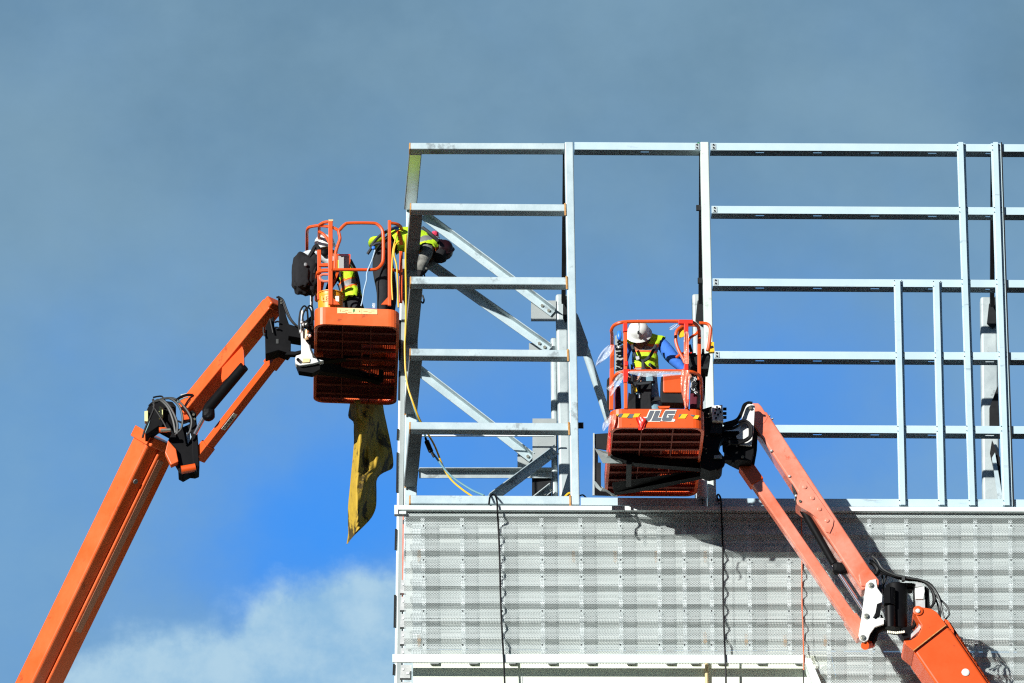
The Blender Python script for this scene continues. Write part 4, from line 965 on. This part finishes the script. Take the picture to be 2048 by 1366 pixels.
# ---- worker stooping in the left platform, arm out to the left
dA = -1.55
w = lambda x, y, d=0: W(x, y, dA+d)
J = {'pelvis': (w(706,606), (.155,.13)), 'waist': (w(702,582), (.155,.13)), 'chest': (w(693,553), (.17,.13)), 'upper': (w(680,530), (.14,.11)), 'neck': (w(666,512,.03), .06),
     'sl': (w(652,512,.04), .08), 'el': (w(616,508,.05), .06), 'lwrist': (w(594,520,.05), .040),
     'sr': (w(690,528,-.06), .075), 'er': (w(666,560,.02), .055), 'rwrist': (w(652,590,.05), .035),
     'hr': (w(716,620,.06), .105), 'kr': (w(722,645,.12), .075), 'ar': (w(716,668,-.05), .05), 'tr': (w(718,666,.1), .04),
     'hl': (w(696,620,-.06), .105), 'kl': (w(694,646,.0), .075), 'al': (w(692,670,-.1), .05), 'tl': (w(694,668,.04), .04)}
B = [('pelvis','waist'),('waist','chest'),('chest','upper'),('upper','neck'),('upper','sr'),('sr','er'),('er','rwrist'),('upper','sl'),('sl','el'),('el','lwrist'),
     ('pelvis','hr'),('hr','kr'),('kr','ar'),('ar','tr'),('pelvis','hl'),('hl','kl'),('kl','al'),('al','tl')]
Lb = {('pelvis','waist'):'torso',('waist','chest'):'torso',('chest','upper'):'torso',('upper','neck'):'skin',('upper','sr'):'torso',('sr','er'):'trousers',('er','rwrist'):'trousers',('upper','sl'):'shirt',('sl','el'):'shirt',('el','lwrist'):'shirt'}
for b_ in B:
    if b_ not in Lb: Lb[b_] = 'trousers'
Lb[('ar','tr')] = Lb[('al','tl')] = 'boot'
hand(J, B, Lb, 'l', J['lwrist'][0], V((-.55,0,-.85)), V((.8,0,-.5)), 'glove', .6); hand(J, B, Lb, 'r', J['rwrist'][0], V((-.2,-.2,-1)), V((-1,0,0)), 'boot')
hc = w(650,496,.06); fwd = V((-.75,.1,-.65)).normalized()
head_bits(J, B, Lb, J['neck'][0], hc, fwd)
pk = make_body('person', J, B, Lb, {'trousers':'darkpants','torso':'darkpants','shirt':'greyshirt','skin':'skin','glove':'glove','boot':'blackcloth'},
     'worker in white helmet and grey sleeve reaching past the black bag in the left lift', 'pelvis')
p1 = pk[0]; face(p1, hc, fwd, V((-.65,0,.75)).normalized())
hard_hat(p1, hc + V((0,0,.012)), V((-.15,-.30,.92)), 'hat', .122, .132)
c0, c1 = J['pelvis'][0], J['upper'][0]; tx = (c1-c0).normalized(); tl_ = (c1-c0).length
def st1(q):
    t = (q-c0).dot(tx)/tl_
    if .28 < t < .34 or .46 < t < .52: return 1
    if .34 < t < .46: return 2
    return 0
shell(p1, pk, {'torso'}, .020, 'safety_vest', ['hivis','hivis_or','reflect'], st1)
MB().tube(smoothline([w(700,520,.1), w(712,545,.12), w(718,575,.12), w(716,600,.1)]), .022, 6).build('safety_harness', 'strap', p1, smooth=True)
MB().blob(w(649,505,.14), .045, .03, .05, .9, 0, n=8).build('ear_cup', 'black', p1, smooth=True)

# ================================================================== loose things
# mesh-screened guard in the left platform
q = empty('windscreen', W(688, 545, -1.15), 'small grey screen with a red frame inside the left platform', 'screen')
MB().plate([(677,511),(699,511),(699,541),(677,541)], -1.20, .006).build('screen_panel', 'screen', q)
s = MB(); s.bar(W(676,509.5,-1.19), W(700,509.5,-1.19), .012, .012, side=Y); s.build('screen_frame', 'tape', q)
MB().bar(W(700,509,-1.19), W(699.5,541,-1.19), .012, .012, side=X).build('screen_frame', 'orange', q)
# bucket
bk = empty('bucket', W(661, 625, -1.12), 'orange plastic bucket with pale lettering at the left front of the left platform', 'bucket')
bc = W(661, 591, -1.13)
MB().lathe([(.135,-.34),(.150,-.06),(.154,-.06),(.154,-.045),(.152,-.04),(.152,-.006),(.166,-.006),(.166,.004),(.155,.004),(.140,-.3)], bc, Z, 32).build('bucket_body', 'bucket', bk, smooth=True)
text_mesh(MB(), "LET'S", bc + V((-.115,-.152,-.14)), X, Z, .09).build('lettering', 'lettering', bk)
MB().plate([(671,592),(678,592),(678,603),(671,602)], -1.12+.165, .004).build('paper_label', 'decal_w', bk)
# backpack
bp = empty('backpack', W(612, 590, -1.25), 'black backpack hung on the outside of the left platform rails', 'bag')
MB().blob(W(611,548,-1.25), .155, .11, .265, .62, .22, 4, seed=5, n=22).build('bag_body', 'blackcloth', bp, smooth=True)
MB().blob(W(604,552,-1.14), .09, .05, .15, .7, .25, 4, seed=9, n=14).build('bag_pocket', 'blackcloth', bp, smooth=True)
MB().tube(wl([(628,548),(634,520),(638,502),(632,492),(624,505),(618,515)], -1.18), .026, 6).build('bag_strap', 'blackcloth', bp, smooth=True)
MB().blob(W(611,529,-1.10), .02, .012, .024, .8, .1, n=8).build('bag_badge', 'reflect', bp)
# tarp
rowsT = [(800,701,765),(809,700,766),(824,697,768),(838,695,771),(841,709,772),(857,707,775),(873,708,779),(889,708,782),(906,706,785),(922,705,787),(938,703,787),(941,703,776),(950,702,757),(962,701,752),(973,700,753),(992,698,753),(1012,696,753),(1022,696,750),(1031,696,746),(1040,696,740),(1048,696,732),(1058,696.5,722),(1067,697,712),(1078,695,702),(1089,693.3,694.5)]
bm = bmesh.new(); prev = None; NC = 32
for ri, (y, xl, xr) in enumerate(rowsT):
    row = []
    for k in range(NC+1):
        t = k/NC; x = xl + (xr-xl)*t
        rx = 716 + 3*math.sin(y*.03); wd = max(xr-xl, 4)
        if x < rx: d = -.42*(rx-x)/22
        else: d = -.34*(x-rx)/30 + .10*math.sin((y-860)*.055 + x*.08)*min(1, (x-rx)/12)
        if 885 < y < 945 and x > 735: d += .10*math.sin((y-885)/60*math.pi)
        d += .045*mnoise.noise(V((x*.10, y*.05, 0))) + .022*mnoise.noise(V((x*.25, y*.16, 4)))
        row.append(bm.verts.new(W(x, y, -3.05 + d)))
    if prev:
        for k in range(NC): f = bm.faces.new((prev[k], prev[k+1], row[k+1], row[k])); f.smooth = True
    prev = row
me = bpy.data.meshes.new('tarp'); off = W(700, 1089, -3.05)
for v in bm.verts: v.co -= off
bm.to_mesh(me); bm.free(); me.materials.append(M['tarp']); o = bpy.data.objects.new('tarp', me); col.objects.link(o); o.location = off
sd = o.modifiers.new('thickness', 'SOLIDIFY'); sd.thickness = .003
sb = o.modifiers.new('sub', 'SUBSURF'); sb.levels = sb.render_levels = 1
tag(o, 'stained yellow tarp hanging in a pointed rag below the left platform', 'tarp')
# cables
def cord(name, pts, d, r, m, label, cat='cable', group=None):
    return tag(MB().tube(wl(pts, d), r, 8).build(name, m, smooth=True), label, cat, group)
cord('cable', [(793,470,-.9),(786,500,-.9),(784,530,-.9),(783,560,-.9),(785,600,-.9)], -.9, .009, 'cable_y', 'yellow cable looped over the right rail of the left platform')
cord('cable', [(798,482),(790,492),(788,510),(793,530),(795,560),(796,600),(797,615)], -.9, .010, 'cable_y', 'thick yellow cable hanging inside the right post of the left platform')
cord('cable', [(812,470,-.2),(811,520,-.1),(812,600,0),(811,660,.05),(809.5,690,.05),(811,740,.05),(816,775,.05),(826,805,.05),(839,838,-.05),(856,868,-.3),(870,893,-.4),(887,935,-.5),(903,960,-.5),(926,980,-.4),(945,993,-.25)], 0, .011, 'cable_y', 'long yellow cable running down the tower corner and across its lowest bay')
cord('cable', [(812,760,.02),(822,795,.02),(834,832,-.05),(846,860,-.3),(853,880,-.4),(862,900,-.45),(876,920,-.45),(900,950,-.45),(940,978,-.4),(968,991,-.2)], 0, .012, 'cable_b', 'blue grey cable crossing the lowest bay of the tower')
tag(MB().tube(wl([(851,876),(856,889),(862,903),(868,914)], -.38), [.014]*3+[.03]*10+[.014]*6, 8).build('cable_connector', 'rubber', smooth=True), 'black cable connector hanging in the lowest bay of the tower', 'connector')
cord('rope', [(750,500),(744,520),(734,545),(733,560),(728,580),(725,600),(722,612)], -.92, .008, 'rope', 'pale blue rope dangling inside the gate of the left platform', 'rope')
cord('strap', [(845,590),(848,600),(846,606),(842,603)], -.6, .010, 'rubber', 'small black strap end sticking out beside the tower corner beam', 'strap')
def hung(x0, y0, x1, y1, top, r, m, label):
    r *= .78; n = 24; pts = list(top)
    for k in range(n+1):
        t = k/n; pts.append((x0 + (x1-x0)*t + .8*math.sin(t*9), y0 + (y1-y0)*t, .098 if 1031 < y0 + (y1-y0)*t < 1290 else .175))
    return tag(MB().tube(wl(pts, .165, 3), r, 8).build('hanging_cable', m, smooth=True), label, 'cable')
hung(995, 1025, 1010, 1400, [(978,1008,.16),(980,994,.05),(986,989,-.05),(991,992,.06),(994,1003,.15)], .014, 'rubber', 'black cable draped over the flashing below the left bay of the tower')
hung(1443, 1025, 1452, 1400, [(1436,1002,.10),(1434,992,.05),(1437,989,.05),(1441,996,.10),(1442.5,1010,.15)], .014, 'rubber', 'black cable hanging down the cladding just right of the right platform')
hung(1602, 1025, 1607, 1340, [(1597,1008,.13),(1599,1006,.15),(1601,1015,.15)], .010, 'cable_o', 'thin orange cable hanging behind the right lift jib')
cord('cable', [(1607,1340,.19),(1606.5,1380,.19),(1607,1420,.19)], .19, .007, 'rubber', 'thin dark cable tail below the ledge at its angled end')
cord('cable', [(1158,992,-.1),(1166,990,-.1),(1174,997,-.05),(1180,999,-.05)], -.1, .009, 'rubber', 'short black cable lying on the bottom rail left of the right platform')
cord('cable', [(1130,994,-.3),(1136,988,-.3),(1142,986,-.3)], -.3, .016, 'cable_y', 'short yellow cable end poking out beside the foot of the tower post')
# things in and on the right platform
tb = empty('tool_bag', W(1280, 815, 1.9), 'black fabric tool bag behind the front toe board of the right platform', 'bag')
MB().prism([W(1257,783,1.86), W(1262,787,1.86), W(1296,788,1.86), W(1301,786,1.86), W(1304,820,1.86), W(1256,820,1.86)], Y*.2).build('bag_body', 'blackcloth', tb, bevel=.03)
MB().plate([(1276,786),(1280,786),(1280,796),(1276,796)], 1.88, .02).build('bag_clip', 'alu', tb)
tag(MB().prism([W(1381,778,1.5), W(1396,790,1.5), W(1394,818,1.5), W(1380,818,1.5)], Y*.12).build('cloth_bundle', 'maroon', bevel=.02), 'dark maroon cloth bundle in the right corner of the right platform', 'cloth')
tag(MB().plate([(1229,775),(1241,770),(1243,815),(1229,817)], 1.6, .04).build('dark_board', 'maroon', bevel=.01), 'dark brown board standing at the left side of the right platform', 'board')
q = empty('lamp_box', W(1424, 708, .8), 'small yellow orange warning box on the right rear rail of the right platform', 'box')
MB().plate([(1421,684),(1428,684),(1428,691),(1429,703),(1417,704),(1420,694)], .85, .05).build('box_shell', 'yel', q)
MB().plate([(1421,692),(1426,691),(1427,695),(1421,697)], .856, .005).build('box_slot', 'darksteel', q)
tag(MB().cyl(W(1404,958,.10), W(1404,996,.06), .062, 20).build('can', 'whitepaint', smooth=True, bevel=.006), 'pale cylinder can standing under the right platform against the post', 'can')
tag(MB().blob(W(1218,790,1.75), .026, .03, .22, .8, .25, 3, n=12).build('black_bundle', 'blackcloth', smooth=True), 'long black bundle strapped along the left side of the right platform', 'bundle')
# plastic film and tape
def film(name, rows_, d, m, label, cat):
    bm = bmesh.new(); prev = None
    for i, (y, xl, xr) in enumerate(rows_):
        row = [bm.verts.new(W(xl+(xr-xl)*k/6, y, d + .035*mnoise.noise(V((k*1.3, i*1.1, xl)))*1.5)) for k in range(7)]
        if prev:
            for k in range(6): f = bm.faces.new((prev[k], prev[k+1], row[k+1], row[k])); f.smooth = True
        prev = row
    me = bpy.data.meshes.new(name); off = W(rows_[-1][1], rows_[-1][0], d)
    for v in bm.verts: v.co -= off
    bm.to_mesh(me); bm.free(); me.materials.append(M[m]); o = bpy.data.objects.new(name, me); col.objects.link(o); o.location = off
    s2 = o.modifiers.new('sub', 'SUBSURF'); s2.levels = s2.render_levels = 2
    return tag(o, label, cat)
film('plastic_film', [(690,1218,1227),(697,1208,1228),(708,1200,1222),(718,1195,1212),(727,1192,1200),(733,1190,1192)], D1-.02, 'film', 'torn clear plastic film blowing out left from the upper left corner post', 'plastic film')
film('plastic_film', [(746,1240,1250),(752,1234,1248),(762,1226,1244),(771,1218,1238),(775,1208,1232),(783,1222,1230),(792,1218,1222)], D1+.01, 'film', 'clear plastic film trailing from the left end of the middle rail', 'plastic film')
film('plastic_film', [(742,1254,1372),(747,1256,1370),(751,1275,1360),(754,1290,1310)], D1+.035, 'film', 'clear plastic film wrapped along the middle front rail', 'plastic film')
film('plastic_film', [(740,1362,1379),(760,1362,1379),(780,1361,1378),(800,1366,1377),(815,1370,1376)], D1+.04, 'pinktape', 'wrinkled pale red film hanging down the right front post', 'plastic film')
film('plastic_film', [(663,1368,1377),(680,1368,1378),(700,1367,1377),(728,1368,1378)], D1+.026, 'pinktape', 'pale red film wound along the upper right front post', 'plastic film')
film('plastic_film', [(648,1350,1360),(653,1342,1356),(657,1336,1350),(660,1338,1344)], D1+.01, 'film', 'scrap of clear film dangling from the right end of the top front rail', 'plastic film')
film('plastic_film', [(830,1220,1228),(838,1210,1226),(846,1206,1222),(856,1204,1212),(862,1206,1208)], D1-.05, 'film', 'scrap of clear film at the left corner of the right toe board', 'plastic film')
for poly, lab in (([(1246,646),(1255,646),(1255,662),(1246,663)], 'red tape round the top of the left front post of the right platform'),
                  ([(1357,639),(1386,639),(1386,647),(1357,647)], 'red tape round the right end of the top front rail of the right platform'),
                  ([(1368,646),(1377,646),(1377,663),(1368,663)], 'red tape round the top of the right front post of the right platform'),
                  ([(1246,738),(1260,738),(1257,745),(1255,764),(1247,764),(1246,746)], 'red tape round the joint of left post and middle rail of the right platform'),
                  ([(1368,728),(1377,728),(1377,740),(1368,740)], 'red tape band just above the middle rail on the right front post'),
                  ([(1368,798),(1379,798),(1378,806),(1368,808)], 'red tape band low on the right front post by the toe board'),
                  ([(1249,722),(1256,722),(1256,731),(1249,731)], 'red tape band half way up the left front post of the right platform')):
    tag(MB().plate(poly, D1+.028, .056).build('red_tape', 'tape', bevel=.006), lab, 'tape', 'red tape bands on the right platform')
film('red_ribbon', [(834,1271,1288),(840,1272,1293),(847,1276,1292),(853,1277,1288),(860,1276,1286)], D1+.03, 'tape', 'crumpled red ribbon stuck to the toe board under the left of the lettering', 'ribbon')
film('red_ribbon', [(865,1217,1222),(880,1218,1222),(895,1217,1221),(905,1218,1220)], D1+.0, 'tape', 'narrow red ribbon hanging at the left end of the right toe board', 'ribbon')
film('pale_ribbon', [(828,1224,1232),(838,1222,1233),(848,1223,1230),(860,1222,1226)], D1+.015, 'pinktape', 'pale red tape knot on the left corner of the right toe board', 'tape')

# ================================================================== daylight
SUN_TX, SUN_TZ = .78, .36
sdir = V((-SUN_TX, -1, SUN_TZ)).normalized()          # toward the sun
elev = math.asin(sdir.z); azim = math.atan2(sdir.x, sdir.y)
ld = bpy.data.lights.new('sun', 'SUN'); ld.energy = 5.0; ld.angle = R(.5); ld.color = (1, .99, .96)
lo = bpy.data.objects.new('sun', ld); col.objects.link(lo); lo.rotation_euler = (-sdir).to_track_quat('-Z', 'Y').to_euler(); lo.location = (0, -20, 80)

wd = bpy.data.worlds.new('World'); sc.world = wd; wd.use_nodes = True; nt = wd.node_tree; L = nt.links.new
bg = nt.nodes['Background']; bg.inputs[1].default_value = .05; EXPO = .30
sky = nt.nodes.new('ShaderNodeTexSky'); sky.sky_type = 'NISHITA'; sky.sun_disc = False; sky.altitude = 1500; sky.air_density = .7; sky.dust_density = .1; sky.ozone_density = 2.5; sky.sun_elevation = elev; sky.sun_rotation = azim
tc = nt.nodes.new('ShaderNodeTexCoord')
def dot(v):
    n = nt.nodes.new('ShaderNodeVectorMath'); n.operation = 'DOT_PRODUCT'; L(tc.outputs['Generated'], n.inputs[0]); n.inputs[1].default_value = v; return n.outputs['Value']
def mth(op, a, b=None, c=None, clamp=False):
    n = nt.nodes.new('ShaderNodeMath'); n.operation = op; n.use_clamp = clamp
    for i, v in enumerate((a, b, c)):
        if v is None: continue
        if isinstance(v, (int, float)): n.inputs[i].default_value = v
        else: L(v, n.inputs[i])
    return n.outputs[0]
# a fixed piece of sky: x to the east, y up the sky, in units of one thousandth of a radian
ue = mth('MULTIPLY', dot(tuple(r0)), 1000); vn = mth('MULTIPLY', dot(tuple(u0)), 1000)
cmb = nt.nodes.new('ShaderNodeCombineXYZ'); L(ue, cmb.inputs[0]); L(vn, cmb.inputs[1])
def noise(scale, detail, rough=.6, off=(0,0,0), sc3=(1,1,1)):
    mp = nt.nodes.new('ShaderNodeMapping'); mp.inputs['Location'].default_value = off; mp.inputs['Scale'].default_value = sc3
    L(cmb.outputs[0], mp.inputs[0])
    n = nt.nodes.new('ShaderNodeTexNoise'); n.inputs['Scale'].default_value = scale; n.inputs['Detail'].default_value = detail; n.inputs['Roughness'].default_value = rough
    L(mp.outputs[0], n.inputs['Vector']); return mth('SUBTRACT', n.outputs[0], .5)
def gauss(px, py, rx, ry, ang=0):
    u1, v1 = (px-1024)/17., -(py-683)/17.; rx /= 17.; ry /= 17.; ca, sa = math.cos(R(ang)), math.sin(R(ang))
    dx, dy = mth('SUBTRACT', ue, u1), mth('SUBTRACT', vn, v1)
    a = mth('DIVIDE', mth('ADD', mth('MULTIPLY', dx, ca), mth('MULTIPLY', dy, sa)), rx)
    b = mth('DIVIDE', mth('SUBTRACT', mth('MULTIPLY', dy, ca), mth('MULTIPLY', dx, sa)), ry)
    return mth('POWER', 2.71828, mth('MULTIPLY', mth('ADD', mth('MULTIPLY', a, a), mth('MULTIPLY', b, b)), -1))
def ramp(fac, lo_, hi_):
    n = nt.nodes.new('ShaderNodeMapRange'); n.interpolation_type = 'SMOOTHSTEP'; L(fac, n.inputs[0]); n.inputs[1].default_value = lo_; n.inputs[2].default_value = hi_; return n.outputs[0]
def mix(f, a, b):
    n = nt.nodes.new('ShaderNodeMix'); n.data_type = 'RGBA'; L(f, n.inputs[0])
    for i, v in ((6, a), (7, b)):
        if isinstance(v, tuple): n.inputs[i].default_value = (*v, 1)
        else: L(v, n.inputs[i])
    return n.outputs[2]
K = 1/.05/2**EXPO
def lin(r, g, b): return tuple(K*(((c/255)+.055)/1.055)**2.4 for c in (r, g, b))
def add(*a):
    o = a[0]
    for x in a[1:]: o = mth('ADD', o, x)
    return o
n1 = noise(.045, 7, .62); n2 = noise(.018, 5, off=(7,3,0)); n3 = noise(.085, 8, .62, off=(3,9,0)); n4 = noise(.20, 7, .6, off=(1,4,0)); n5 = noise(.022, 7, .55, off=(11,2,0), sc3=(.9,1.2,1))
veil_h = ramp(add(vn, mth('MULTIPLY', n2, 40), mth('MULTIPLY', n5, 22)), -24, 34)         # thin high cloud, thicker overhead
mott = ramp(add(mth('MULTIPLY', n5, 1.0), mth('MULTIPLY', n3, .25)), -.25, .25)
base = mix(veil_h, mix(mott, lin(106,157,206), lin(126,171,208)), mix(mott, lin(103,139,165), lin(126,161,184)))
blue = add(mth('MULTIPLY', gauss(610,1070,320,220,12), .95), mth('MULTIPLY', gauss(980,900,420,180,0), .58), mth('MULTIPLY', gauss(1580,880,420,210,0), .72), mth('MULTIPLY', gauss(1250,660,600,180,0), .34), mth('MULTIPLY', gauss(360,760,260,130,-15), .22),
           mth('MULTIPLY', add(mth('MULTIPLY', n1, 1.2), mth('MULTIPLY', n2, .6), mth('MULTIPLY', n3, .35)), mth('SUBTRACT', 1., mth('MULTIPLY', veil_h, .7))))
skyc = mix(ramp(blue, -.15, 1.25), base, mix(gauss(660,1090,330,210,0), lin(82,150,232), lin(66,150,246)))
cum = add(mth('MULTIPLY', gauss(680,1360,300,190,0), 1.0), mth('MULTIPLY', gauss(720,1215,200,110,0), .75), mth('MULTIPLY', gauss(520,1250,70,60,0), .30), mth('MULTIPLY', gauss(320,1315,170,110,0), .62), mth('MULTIPLY', gauss(190,1390,150,90,0), .5), mth('MULTIPLY', gauss(470,1235,36,60,-20), -.35), mth('MULTIPLY', gauss(420,1440,520,110,0), .5),
          mth('MULTIPLY', n1, 1.1), mth('MULTIPLY', n3, 1.1), mth('MULTIPLY', n4, .35))
body = ramp(add(mth('MULTIPLY', n3, 1.6), mth('MULTIPLY', n1, 1.0), mth('MULTIPLY', n4, .5)), -.28, .30)
skyc = mix(mth('MULTIPLY', ramp(cum, .36, 1.05), .95), skyc, mix(body, lin(145,190,224), lin(178,211,231)))
near = ramp(dot(tuple(fw)), .80, .93)                                # the cloud field fills this side of the sky only
L(mix(near, sky.outputs[0], skyc), bg.inputs[0])

vs = sc.view_settings; vs.view_transform = 'Standard'; vs.look = 'None'; vs.exposure = EXPO; vs.gamma = 1
sc.cycles.max_bounces = 6; sc.cycles.transparent_max_bounces = 16
sc.cycles.use_denoising = False; sc.cycles.use_adaptive_sampling = False; sc.cycles.filter_width = 1.2
